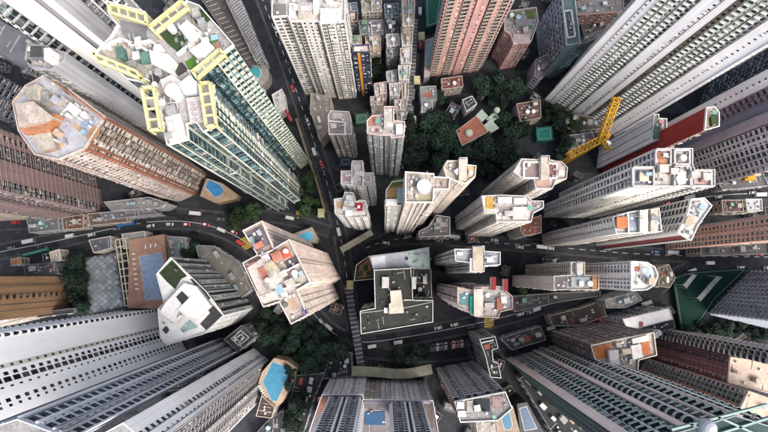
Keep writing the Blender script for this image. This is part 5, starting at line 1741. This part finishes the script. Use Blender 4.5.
bridge('pale roofed footbridge angled over the sloping street', [(341, 250), (350, 245), (362, 238), (372, 232)], 9, 3.6, slab((.40, .38, .28), .3), ribs=False)
bridge('olive vaulted footbridge roof beside podium towers', [(352, 371), (375, 372), (404, 374), (432, 369)], 12, 5.4, slab((.34, .33, .24), .3), ribs=False)
bridge('long dark covered escalator following the sloping street', [(349, 288), (352, 310), (357, 340), (361, 366)], 9, 4.2, slab((.07, .075, .085), .3))
bridge('narrow covered stair beside straight narrow street', [(415.5, 20), (414, 60), (410, 100), (407, 128)], 8, 2.6, slab((.10, .11, .12), .3))
bridge('thin ochre edged walkway above sloping street', [(296, 118), (306, 150), (318, 186), (325, 212)], 8, 1.4, slab((.22, .18, .12), .3), ribs=False)
for lab, q in (('yellowish canopy box nearest the green hoarding', (421.5, 36)), ('yellowish canopy box by the grey school roof', (417, 80)), ('yellowish canopy box beside wooded slope', (413, 120)), ('olive canopy box at the head of the covered escalator', (350, 285)), ('tan canopy box over the street by small turquoise pool', (321, 213))):
    c = U(*q, 11)
    o = thing('stair_canopy', lab, 'canopy', (float(c[0]), float(c[1]), 0))
    u, n = np.array([1., 0.]), np.array([0., -1.])
    mb = MB()
    mb.box(c, u, n, -1.9, 1.9, -2.6, 2.6, 10.6, 11, 0, True)
    mb.box(c, u, n, -1.5, 1.5, -2.2, 2.2, 11, 11.25, 0)
    mb.build('canopy_roof', slab((.50, .46, .26), .3), o)
    for sx in (-1, 1):
        for sy in (-1, 1):
            mb = MB()
            mb.beam((c[0] + sx * 1.6, c[1] + sy * 2.2, -.3), (c[0] + sx * 1.6, c[1] + sy * 2.2, 10.6), .3)
            mb.build('post', FR_A, o)

# low dark roofs filling the ground between the towers
RPTS = [(np.array(R_[2]), R_[3] / 2 + R_[4]) for R_ in ROADS]
FOOT = [b_.poly for b_ in ALL] + BUSY


def clear(p, r):
    for q in FOOT:
        if abs(q[0][0] - p[0]) > 60 or abs(q[0][1] - p[1]) > 60:
            continue
        if inside(p, q):
            return False
        for i in range(len(q)):
            a, b_ = np.array(q[i - 1]), np.array(q[i])
            d = b_ - a
            t_ = max(0, min(1, float(np.dot(p - a, d) / max(1e-9, np.dot(d, d)))))
            if np.hypot(*(a + d * t_ - p)) < r:
                return False
    for A_, d_ in RPTS:
        if float(np.min(np.sum((A_ - p) ** 2, axis=1))) < (d_ + r * .7) ** 2:
            return False
    return True


FILL = [('charcoal', (.035, .037, .042)), ('slate', (.06, .066, .075)), ('rusty', (.10, .055, .045)), ('concrete grey', (.12, .118, .115)), ('mossy', (.04, .05, .038)), ('pale grey', (.24, .24, .235))]
fr = random.Random(9)
k_ = 0
for tries in range(9000):
    if k_ >= 230:
        break
    px, py_ = fr.uniform(-5, 773), fr.uniform(-5, 437)
    p = U(px, py_, 6)
    w1, w2 = fr.uniform(3, 9), fr.uniform(2.5, 6.5)
    if not clear(p, max(w1, w2) * .56) or any(inside((px, py_), g) for g in GROVES):
        continue
    an = fr.choice([0, .2, -.3, .6, -.6, 1.0])
    u_ = np.array([math.cos(an), math.sin(an)])
    v_ = np.array([-u_[1], u_[0]])
    hh = fr.uniform(3, 11)
    P4 = [PX(*(p + u_ * sx * w1 / 2 + v_ * sy * w2 / 2), hh) for sx, sy in ((-1, -1), (1, -1), (1, 1), (-1, 1))]
    nm, rc = fr.choice(FILL)
    block('low_building', nm + ' flat roofed low block wedged between towers', 'building', P4, hh, wall((.22, .21, .2), .4), slab(rc, .5, .3), .6, nm + ' low roofs between the towers',
          fr.randrange(1, 3), 900 + k_, 2, spec="b:.6 w:1.8", keep=0, pal=[(.3, .3, .3), (.12, .12, .13), (.4, .38, .36), (.2, .1, .08)])
    FOOT.append(ALL[-1].poly)
    k_ += 1

# ================================================================== cranes
YC = wall((.60, .32, .03), .45)


def lattice(mb, a, b, wdt, t=.28, n=None):
    a, b = Vector(a), Vector(b)
    d = (b - a)
    L = d.length
    d.normalize()
    up = Vector((0, 0, 1)) if abs(d.z) < .9 else Vector((1, 0, 0))
    x = d.cross(up).normalized()
    y = x.cross(d).normalized()
    n = n or max(3, int(L / wdt))
    cs = [(x * sx + y * sy) * wdt / 2 for sx, sy in ((1, 1), (-1, 1), (-1, -1), (1, -1))]
    for c in cs:
        mb.beam(a + c, b + c, t)
    for i in range(n):
        p, q = a + d * L * i / n, a + d * L * (i + 1) / n
        for j in range(4):
            mb.beam(p + cs[j], q + cs[(j + 1) % 4], t * .6)
            mb.beam(p + cs[j], p + cs[(j + 1) % 4], t * .6)


zc = 78.0
c = U(600, 140, zc)
o = thing('tower_crane', 'yellow lattice tower crane standing between white slabs', 'crane', (float(c[0]), float(c[1]), 0))
mb = MB()
lattice(mb, (c[0], c[1], -.3), (c[0], c[1], zc - 1), 2.2, .3)
mb.build('mast', YC, o)
j1 = U(617, 97, zc + 12)
mb = MB()
lattice(mb, (c[0], c[1], zc + 1.5), (*j1, zc + 12), 2.6, .5, 9)
mb.build('jib', YC, o)
j2 = U(568, 156, zc)
mb = MB()
lattice(mb, (c[0], c[1], zc + .6), (*j2, zc), 2.8, .5, 8)
mb.build('counter_jib', YC, o)
mb = MB()
mb.cyl(c[0], c[1], zc - 1, zc + 1, 2.0, 0, 16)
mb.build('slewing_ring', YC, o)
u, n = np.array([.8, -.6]), np.array([-.6, -.8])
mb = MB()
mb.box(c, u, n, -2.2, 2.2, -3.6, -1.2, zc + 1, zc + 3.2, 0, True)
mb.build('winch_house', YC, o)
mb = MB()
mb.box(c, u, n, 2.2, 4.4, -1, 1.2, zc, zc + 2.4, 0, True)
mb.build('cab', plain((.6, .58, .52), .4), o)
k = U(606, 152, zc)
mb = MB()
lattice(mb, (c[0], c[1], zc + 1), (*k, zc + 3), 1.6, .4, 4)
mb.build('back_mast', YC, o)
for f in (.15, .4):
    p = np.array(j2) * (1 - f) + c * f
    mb = MB()
    mb.box(p, u, n, -1.2, 1.2, -1.4, 1.4, zc - 3, zc - .9, 0, True)
    mb.build('counterweight', plain((.4, .22, .05), .6), o)
mb = MB()
h_ = U(617, 110, 50)
mb.beam((*j1, zc + 10.6), (*j1, 30), .12)
mb.build('hoist_cable', FR_D, o)

z = 22.0
c = U(750, 175, z)
o = thing('lifting_machine', 'small yellow lifting machine with horizontal boom on concrete deck', 'crane', (float(c[0]), float(c[1]), 0))
u, n = np.array([1., .05]), np.array([.05, -1.])
mb = MB()
mb.box(c, u, n, -3, 3, -3, 3, z - 3, z, 0, True)
mb.box(c, u, n, -2.2, 2.2, -2.2, 2.2, z, z + .8, 0)
mb.build('machine_house', YC, o)
mb = MB()
mb.beam((c[0], c[1], 9), (c[0], c[1], z - 3), 1.4)
mb.build('mast', FR_A, o)
p, q = U(712, 178, z), U(790, 170, z)
mb = MB()
lattice(mb, (c[0] + 2.5, c[1] + 2, z + 1), (*q, z + 1), 1.1, .25)
mb.build('boom', plain((.55, .5, .4), .5), o)
mb = MB()
mb.beam((*U(714, 179, 14), 14), (*U(733, 179, 14), 14), .9, 0, .7)
tag(mb.build('gangway', slab((.45, .44, .42), .3), None), 'pale narrow gangway beside the square roof courts', 'walkway')

# ================================================================== trees
def crown_mesh(seed, r, n):
    rg_ = random.Random(seed)
    mb = MB()
    lobes = []
    for i in range(9):
        a, d = rg_.uniform(0, 6.28), rg_.uniform(.15, .62) * r
        lobes.append((d * math.cos(a), d * math.sin(a), rg_.uniform(-.2, .45) * r, rg_.uniform(.32, .52) * r))
    lobes.append((0, 0, .3 * r, .5 * r))
    for i in range(n):
        lx, ly, lz, lr = rg_.choice(lobes)
        v = Vector((rg_.gauss(0, 1), rg_.gauss(0, 1), rg_.gauss(0, 1) * .8 + .25)).normalized()
        p = Vector((lx, ly, lz)) + v * lr * rg_.uniform(.6, 1.08)
        s_ = rg_.uniform(.22, .5)
        nn = (v + Vector((rg_.uniform(-.7, .7), rg_.uniform(-.7, .7), rg_.uniform(-.2, .8)))).normalized()
        x = nn.cross(Vector((rg_.random(), rg_.random(), .3))).normalized() * s_
        y = nn.cross(x).normalized() * s_ * .7
        mb.f([tuple(p - x), tuple(p + y), tuple(p + x), tuple(p - y)], 0 if rg_.random() < .7 else 1)
    return mb


def trunk_mesh(seed, h):
    rg_ = random.Random(seed)
    mb = MB()
    mb.cyl(0, 0, 0, h * .7, .34, 0, 7, .2)
    for i in range(5):
        a = i * 1.256 + rg_.uniform(-.3, .3)
        mb.beam((0, 0, h * rg_.uniform(.4, .62)), (math.cos(a) * 2.2, math.sin(a) * 2.2, h * rg_.uniform(.85, 1.05)), .2)
    return mb


GRN = [leafmat((.008, .018, .012)), leafmat((.013, .025, .015))]
GRN2 = [leafmat((.018, .036, .014)), leafmat((.03, .052, .02))]
CROWNS = [crown_mesh(100 + i, 4.6, 1900).mesh('crown', GRN if i < 4 else GRN2) for i in range(6)]
TRUNKS = [trunk_mesh(i, 7).mesh('trunk', [wall((.10, .075, .055), .3)]) for i in range(2)]


def tree(px, py, sc, label, group, kind=None, z=0.0):
    zt = z + 6 * sc
    p = U(px, py, zt)
    o = thing('tree', label, 'tree', (float(p[0]), float(p[1]), z - .3), group)
    i = RND.randrange(4) if kind is None else kind
    a = RND.uniform(0, 6.28)
    m = Matrix.Translation((p[0], p[1], z - .3)) @ Matrix.Rotation(a, 4, 'Z') @ Matrix.Scale(sc, 4)
    link('trunk', TRUNKS[i % 2], o, None, m)
    link('crown', CROWNS[i], o, None, m @ Matrix.Translation((0, 0, 7.2)))


def grove(poly, step, sc, label, group, kinds=(0, 1, 2, 3), z=0.0, seed=0, jit=.42):
    r_ = random.Random(seed)
    xs, ys = [p[0] for p in poly], [p[1] for p in poly]
    y = min(ys)
    while y <= max(ys):
        x = min(xs)
        while x <= max(xs):
            q = (x + r_.uniform(-jit, jit) * step, y + r_.uniform(-jit, jit) * step)
            if inside(q, poly):
                tree(q[0], q[1], sc * r_.choice([.6, .8, .95, 1.1, 1.35]) * r_.uniform(.9, 1.1), label, group, r_.choice(kinds), z)
            x += step
        y += step * .9


grove([(408, 118), (424, 112), (438, 108), (450, 112), (456, 130), (452, 150), (440, 166), (410, 170), (402, 150)], 8.5, 1.15, 'dark broadleaf tree in the wood beside straight narrow street', 'wood beside the straight street', seed=1)
grove([(478, 84), (498, 76), (518, 82), (522, 100), (508, 110), (486, 106)], 8.5, 1.15, 'dark broadleaf tree in the wood above the red roofed hall', 'wood above the red roofed hall', seed=2)
grove([(462, 142), (480, 136), (494, 142), (510, 146), (520, 152), (512, 168), (486, 184), (468, 182), (462, 160)], 8.5, 1.15, 'dark broadleaf tree in the wood below the red roofed hall', 'wood below the red roofed hall', seed=3)
grove([(500, 118), (516, 114), (526, 126), (524, 142), (506, 142)], 8.5, 1.1, 'dark tree on the bank beside pale green wing', 'bank trees beside the green wing', seed=4)
grove([(298, 322), (318, 326), (334, 336), (350, 348), (348, 362), (334, 372), (312, 370), (298, 352)], 8.5, 1.1, 'dark tree in hollow beside the bending road', 'trees in the hollow by the bending road', seed=5)
grove([(66, 262), (80, 256), (88, 262), (86, 288), (82, 308), (70, 308)], 8, 1.0, 'dark tree between ochre tower and diamond paving', 'trees by the diamond paving', seed=6)
grove([(222, 210), (240, 204), (256, 210), (250, 226), (230, 228)], 8, .9, 'garden tree at foot of the teal glazed tower', 'garden trees by the teal tower', (4, 5, 2), seed=7)
grove([(292, 176), (306, 170), (316, 196), (322, 216), (300, 212), (294, 196)], 7.5, .8, 'garden tree beside the thin ochre edged walkway', 'garden trees by the ochre walkway', (4, 5, 1), seed=8)
grove([(542, 104), (560, 104), (572, 118), (592, 124), (600, 134), (570, 132), (552, 124), (544, 118)], 7, .85, 'small tree at foot of the vast white slab', 'trees below the vast white slab', (4, 5, 0), seed=9)
grove([(552, 140), (566, 134), (568, 158), (574, 176), (556, 172)], 8, .95, 'dark tree beside the crane yard', 'trees beside the crane yard', seed=10)
grove([(372, 54), (382, 52), (384, 76), (374, 82)], 7, .8, 'dark tree behind the blue orange striped tower', 'trees behind the striped tower', seed=11)
grove([(398, 350), (426, 346), (428, 360), (402, 362)], 8, .9, 'dark tree beside the walled parking yard', 'trees by the parking yard', seed=12)
grove([(186, 238), (198, 234), (200, 256), (188, 258)], 7, .8, 'dark hedge tree beside pale concrete court', 'hedge trees by the concrete court', seed=13)
grove([(165, 250), (169, 244), (170, 258), (166, 260)], 5, .55, 'slim cypress beside the long pale blue pool', 'cypresses by the pale pool', seed=14)
grove([(244, 82), (256, 84), (258, 92), (248, 96)], 6.5, .7, 'bush tree below the round plunge pool', 'bushes by the plunge pool', (4, 5), seed=15)
grove([(437, 78), (446, 92), (452, 104), (440, 106), (434, 98)], 7.5, .9, 'dark tree behind the grey school roof', 'trees behind the school roof', seed=16)
grove([(258, 300), (296, 326), (318, 372), (298, 374), (276, 352), (258, 330)], 8, .85, 'dark tree on slope between white stepped tower and kite pool', 'slope trees above the kite pool', seed=31)
grove([(738, 318), (768, 330), (768, 338), (700, 334)], 7, .8, 'dark tree beneath the louvred block', 'trees beneath the louvred block', seed=32)
grove([(700, 322), (712, 330), (690, 336), (684, 330)], 7, .7, 'tree at corner of the wide green courts', 'trees by the green courts', (4, 0), seed=17)
grove([(302, 386), (310, 396), (296, 430), (282, 430), (292, 404)], 7, .75, 'shrub tree on dusky plant roof', 'trees on the dusky roof', seed=18, z=12)
grove([(288, 364), (296, 370), (288, 392), (284, 390)], 5, .5, 'clipped shrub along the kite shaped pool deck', 'shrubs along the kite pool deck', seed=19, z=16)
grove([(516, 286), (548, 290), (520, 294)], 6, .6, 'shrub below the long cream slab wall', 'shrubs below the cream slab', (4, 5), seed=20)

# ================================================================== vehicles
def car_parts(L, W, H, cab=(.22, .86), box=False):
    body, glas, whl = MB(), MB(), MB()
    u, n = np.array([1., 0.]), np.array([0., 1.])
    o = np.array([0., 0.])
    hb = H * (.55 if not box else .95)
    # body: chamfered prism along x
    prof = [(-L / 2, .32), (-L / 2 + .05, hb * .9), (-L / 2 + .35, hb), (L / 2 - .5, hb * .97), (L / 2 - .05, hb * .75), (L / 2, .32)]
    for s_ in (-1, 1):
        body.f([(x, s_ * W / 2, z) for x, z in prof])
    for i in range(len(prof)):
        a, b = prof[i], prof[(i + 1) % len(prof)]
        body.f([(a[0], -W / 2, a[1]), (b[0], -W / 2, b[1]), (b[0], W / 2, b[1]), (a[0], W / 2, a[1])])
    x0, x1 = -L / 2 + L * (1 - cab[1]), L / 2 - L * cab[0]
    if not box:
        q0 = [(x0, -W * .47), (x1, -W * .47), (x1, W * .47), (x0, W * .47)]
        q1 = [(x0 + .35, -W * .38), (x1 - .65, -W * .38), (x1 - .65, W * .38), (x0 + .35, W * .38)]
        for i in range(4):
            j = (i + 1) % 4
            glas.f([(*q0[i], hb * .98), (*q0[j], hb * .98), (*q1[j], H - .03), (*q1[i], H - .03)])
        roofq = [(*p, H) for p in q1]
        body.f(roofq)
        for i in range(4):
            j = (i + 1) % 4
            body.f([(*q1[i], H - .08), (*q1[j], H - .08), (*q1[j], H), (*q1[i], H)])
    else:
        for s_ in (-1, 1):
            glas.f([(-L / 2 + .6, s_ * (W / 2 + .015), H * .5), (L / 2 - .6, s_ * (W / 2 + .015), H * .5), (L / 2 - .6, s_ * (W / 2 + .015), H * .8), (-L / 2 + .6, s_ * (W / 2 + .015), H * .8)])
        glas.f([(L / 2 + .02, -W * .42, H * .38), (L / 2 + .02, W * .42, H * .38), (L / 2 - .03, W * .42, H * .8), (L / 2 - .03, -W * .42, H * .8)])
    k = 10
    ring = [(math.cos(2 * math.pi * i / k) * .32, math.sin(2 * math.pi * i / k) * .32) for i in range(k)]
    for i in range(k):
        j = (i + 1) % k
        whl.f([(ring[i][0], -.11, ring[i][1]), (ring[j][0], -.11, ring[j][1]), (ring[j][0], .11, ring[j][1]), (ring[i][0], .11, ring[i][1])])
    whl.f([(a, .11, b) for a, b in ring])
    whl.f([(a, -.11, b) for a, b in ring])
    return body, glas, whl


TYRE = plain((.02, .02, .02), .8)
CARC = {'white': (.52, .52, .51), 'silver': (.42, .43, .45), 'black': (.02, .02, .022), 'red': (.45, .03, .03), 'blue': (.03, .09, .22), 'grey': (.13, .13, .14)}
CM = {}
LAMP = plain((.6, .6, .55), .3)


def car(px, py, ang, col, label, kind='car', z=0.0, taxi=False):
    dims = {'car': (4.4, 1.75, 1.45), 'van': (5.2, 1.95, 2.2), 'bus': (11.0, 2.5, 3.4), 'truck': (7.0, 2.2, 2.8)}[kind]
    key = (kind, col, taxi)
    if key not in CM:
        b, g, wv = car_parts(*dims, box=kind != 'car')
        if taxi:
            pass
        CM[key] = (b.mesh('body', [plain(CARC[col], .3)]), g.mesh('window_glass', [plain((.015, .018, .02), .15)]), wv.mesh('wheel', [TYRE]))
    p = U(px, py, z)
    cat = {'car': 'car', 'van': 'van', 'bus': 'bus', 'truck': 'truck'}[kind]
    o = thing('taxi' if taxi else ('parked_car' if 'parked' in label else kind), label, 'taxi' if taxi else cat, (float(p[0]), float(p[1]), z), 'vehicles on the streets')
    m = Matrix.Translation((p[0], p[1], z)) @ Matrix.Rotation(ang, 4, 'Z')
    link('body', CM[key][0], o, None, m)
    link('window_glass', CM[key][1], o, None, m)
    L, W, H = dims
    for sx in (-1, 1):
        for sy in (-1, 1):
            link('wheel', CM[key][2], o, None, m @ Matrix.Translation((sx * L * .3, sy * (W / 2 - .1), .32)))
    if 'lamp' not in CM:
        lm = MB()
        lm.box(np.zeros(2), np.array([1., 0.]), np.array([0., 1.]), 0, .06, -.2, .2, -.1, .1, 0, True)
        CM['lamp'] = lm.mesh('headlight', [LAMP])
    for sy in (-1, 1):
        link('headlight', CM['lamp'], o, None, m @ Matrix.Translation((L / 2 - .03, sy * W * .33, .6)))
    if taxi:
        if 'rf' not in CM:
            rf = MB()
            rf.box(np.zeros(2), np.array([1., 0.]), np.array([0., 1.]), -1.15, .55, -.66, .66, 0, .05, 0)
            rf.box(np.zeros(2), np.array([1., 0.]), np.array([0., 1.]), -.3, -.1, -.25, .25, .05, .2, 0)
            CM['rf'] = rf.mesh('silver_roof', [plain((.66, .66, .64), .3)])
        link('silver_roof', CM['rf'], o, None, m @ Matrix.Translation((0, 0, H)))


R = math.radians
car(187, 224.5, R(0), 'red', 'red taxi with silver roof in the outer lane of the curving road', taxi=True)
car(206, 224.5, R(-12), 'red', 'red taxi with silver roof beside garden trees of the teal tower', taxi=True)
car(234, 232, R(-28), 'red', 'red taxi with silver roof approaching the yellow hatched crossing', taxi=True)
car(222, 230, R(-24), 'white', 'white van behind the taxi near yellow hatched crossing', 'van')
car(151, 226, R(12), 'white', 'white car heading past the pale concrete pavilion')
car(144, 222, R(10), 'black', 'black car on the road past the pale concrete pavilion')
car(128, 224.5, R(10), 'blue', 'blue bus on the curving road near the brown verandah roof', 'bus')
car(117, 229, R(12), 'grey', 'grey car following behind the blue bus')
car(71, 236, R(12), 'silver', 'silver van on curving road beside the red brick huts', 'van')
car(30, 241.5, R(12), 'white', 'white truck on the curving road beside parked roof deck', 'truck')
car(42, 246, R(192), 'black', 'black car opposite the white truck on the curving road')
car(12, 248, R(194), 'grey', 'grey car near the orange topped hut')
car(92, 235, R(192), 'white', 'white car beside the grey pavilion with cream rim')
car(322, 322, R(-45), 'white', 'white car on road bend beside the hollow of trees')
car(329, 327, R(-40), 'silver', 'silver van on road bend beside the hollow of trees', 'van')
for i, cc in enumerate(['black', 'white', 'grey', 'silver', None, 'white', 'red', 'silver', None, 'black']):
    if cc:
        car(433.5 + i * 4, 347.5 - i * .55, R(86), cc, {'black': 'black parked car', 'white': 'white parked car', 'grey': 'grey parked car', 'silver': 'silver parked car', 'red': 'red parked car'}[cc] + ' in the walled yard, bay %s from the trees' % ['one', 'two', 'three', 'four', 'five', 'six', 'seven', 'eight', 'nine', 'ten'][i], z=.6)
for i, (x, y, cc, lab) in enumerate([(398, 342, 'white', 'white van under the black felt roofed block'), (372, 346, 'white', 'white van by the covered escalator foot')]):
    car(x, y, R(10), cc, lab, 'van')
car(408, 353.5, R(8), 'black', 'black car on lane behind the walled parking yard')
car(520, 314, R(16), 'white', 'white car on bending road by grey workshops')
car(530, 312, R(18), 'grey', 'grey car on bending road by grey workshops')
car(536, 309, R(18), 'silver', 'silver van on bending road by grey workshops', 'van')
car(470, 327, R(14), 'black', 'black car approaching the yellow striped crossing')
car(541, 247, R(-4), 'white', 'white truck on the shadowed cross street', 'truck')
car(550, 248.5, R(-4), 'silver', 'silver car behind the truck on shadowed cross street')
car(533, 244, R(176), 'black', 'black car passing the truck on shadowed cross street')
car(386, 243, R(-8), 'white', 'white car turning beside the pale green roofed wing')
car(408, 236.5, R(4), 'grey', 'grey van under the disc roofed tower', 'van')
car(759, 195, R(2), 'white', 'white truck on the dark elevated road', 'truck', z=.35)
car(752, 193, R(2), 'silver', 'silver car ahead of the truck on dark elevated road', z=.35)
car(718, 197, R(10), 'white', 'white car on dark elevated road beside square roof courts', z=.35)
car(709, 263, R(0), 'white', 'white van on the back lane beneath green courts', 'van', z=.2)
for i, (x, y, a, cc, lab) in enumerate([(276, 30, -70, 'silver', 'silver car on sloping street by the ribbed shed'), (289, 66, -68, 'black', 'black car on sloping street below plunge pool'),
                                        (308, 122, -68, 'white', 'white car on sloping street beside beige podium'), (322, 165, 110, 'red', 'red car on sloping street near dark blue court'),
                                        (339, 232, -75, 'silver', 'silver van on sloping street beside small turquoise pool'), (331, 196, 108, 'grey', 'grey car on sloping street beside small white tower')]):
    car(x, y, R(a), cc, lab, 'van' if 'van' in lab else 'car')
for i, (x, y, a, cc, lab) in enumerate([(420, 12, 90, 'white', 'white van on straight street near green hoarding'), (418, 58, 90, 'black', 'black car on straight street by walk-ups'), (412, 110, 88, 'silver', 'silver car on straight street by wooded slope')]):
    car(x, y, R(a), cc, lab, 'van' if 'van' in lab else 'car')

# crimson banners by the white hut
for i, (x, y) in enumerate([(284, 108), (287, 113), (290, 118)]):
    P = U(x, y, 9)
    mb = MB()
    mb.box(P, np.array([.5, -.87]), np.array([.87, .5]), -2, 2, -.9, .9, 8.8, 9, 0, True)
    mb.beam((*P, -.3), (*P, 8.8), .2)
    tag(mb.build('awning', plain((.26, .02, .03), .6)), 'crimson awning beside the white topped hut', 'awning', 'crimson awnings by the white hut')

# traffic and kerbside parking along the streets
tr = random.Random(21)
SN = ['curving road past the pools', 'sloping street', 'straight narrow street', 'shadowed cross street', 'dark elevated road', 'lane below the brown towers', 'back lane by green courts', 'lane behind the parking yard']
taken = [np.array(o_.location[:2]) for o_ in COL.objects if o_.get("group") == 'vehicles on the streets']
for ri, R_ in enumerate(ROADS):
    c, w_ = R_[2], R_[3]
    N = normals(c)
    i = 3
    while i < len(c) - 3:
        i += tr.choice([3, 4, 5, 7, 9])
        if i >= len(c) - 2:
            break
        s_ = tr.choice([-1, 1])
        p = c[i] + N[i] * s_ * w_ * (.27 if w_ > 5.5 else .2)
        if any(np.hypot(*(p - q)) < 6.5 for q in taken):
            continue
        if any(inside(p, b_.poly) for b_ in ALL):
            continue
        d = c[i + 1] - c[i]
        x, y = PX(p[0], p[1], 0)
        if not (-6 < x < 774 and -6 < y < 438):
            continue
        taken.append(p)
        kind = tr.choice(['car', 'car', 'car', 'van', 'van', 'truck'])
        col = tr.choice(['white', 'silver', 'black', 'grey', 'white', 'red', 'blue'])
        car(x, y, math.atan2(d[1], d[0]) + (0 if s_ < 0 else math.pi), col, '%s %s in traffic on the %s' % (col, kind, SN[ri]), kind, z=R_[6] + .02 * ri - .1)
# loungers round two of the pools
lm_, fm_ = MB(), MB()
lm_.box(np.zeros(2), np.array([1., 0.]), np.array([0., 1.]), -.9, .3, -.32, .32, .3, .42, 0, True)
fm_.f([(.3, -.32, .42), (.95, -.32, .8), (.95, .32, .8), (.3, .32, .42)])
fm_.f([(.3, -.32, .3), (.95, -.32, .7), (.95, .32, .7), (.3, .32, .3)])
lg_ = MB()
lg_.box(np.zeros(2), np.array([1., 0.]), np.array([0., 1.]), -.04, .04, -.3, .3, 0, .3, 0)
LM = (lm_.mesh('seat', [plain((.7, .68, .64), .6)]), fm_.mesh('backrest', [plain((.7, .68, .64), .6)]), lg_.mesh('leg', [FR_A]))
for lab, gp, z, pts in (('white lounger on the kite shaped pool deck', 'loungers by the kite pool', 18, [(260 + i * 1.2, 386 + i * 2.2, 35) for i in range(6)]),
                        ('white lounger on terracotta pool deck', 'loungers on the terracotta deck', 12, [(134 + i * .5, 254 + i * 5, 0) for i in range(8)] + [(146 + i * 5, 247 - i, 80) for i in range(3)])):
    for x, y, a in pts:
        p = U(x, y, z)
        o = thing('sun_lounger', lab, 'lounger', (float(p[0]), float(p[1]), z), gp)
        m = Matrix.Translation((p[0], p[1], z)) @ Matrix.Rotation(R(a), 4, 'Z') @ Matrix.Scale(1.15, 4)
        link('seat', LM[0], o, None, m)
        link('backrest', LM[1], o, None, m)
        for dx in (-.75, .2):
            link('leg', LM[2], o, None, m @ Matrix.Translation((dx, 0, 0)))
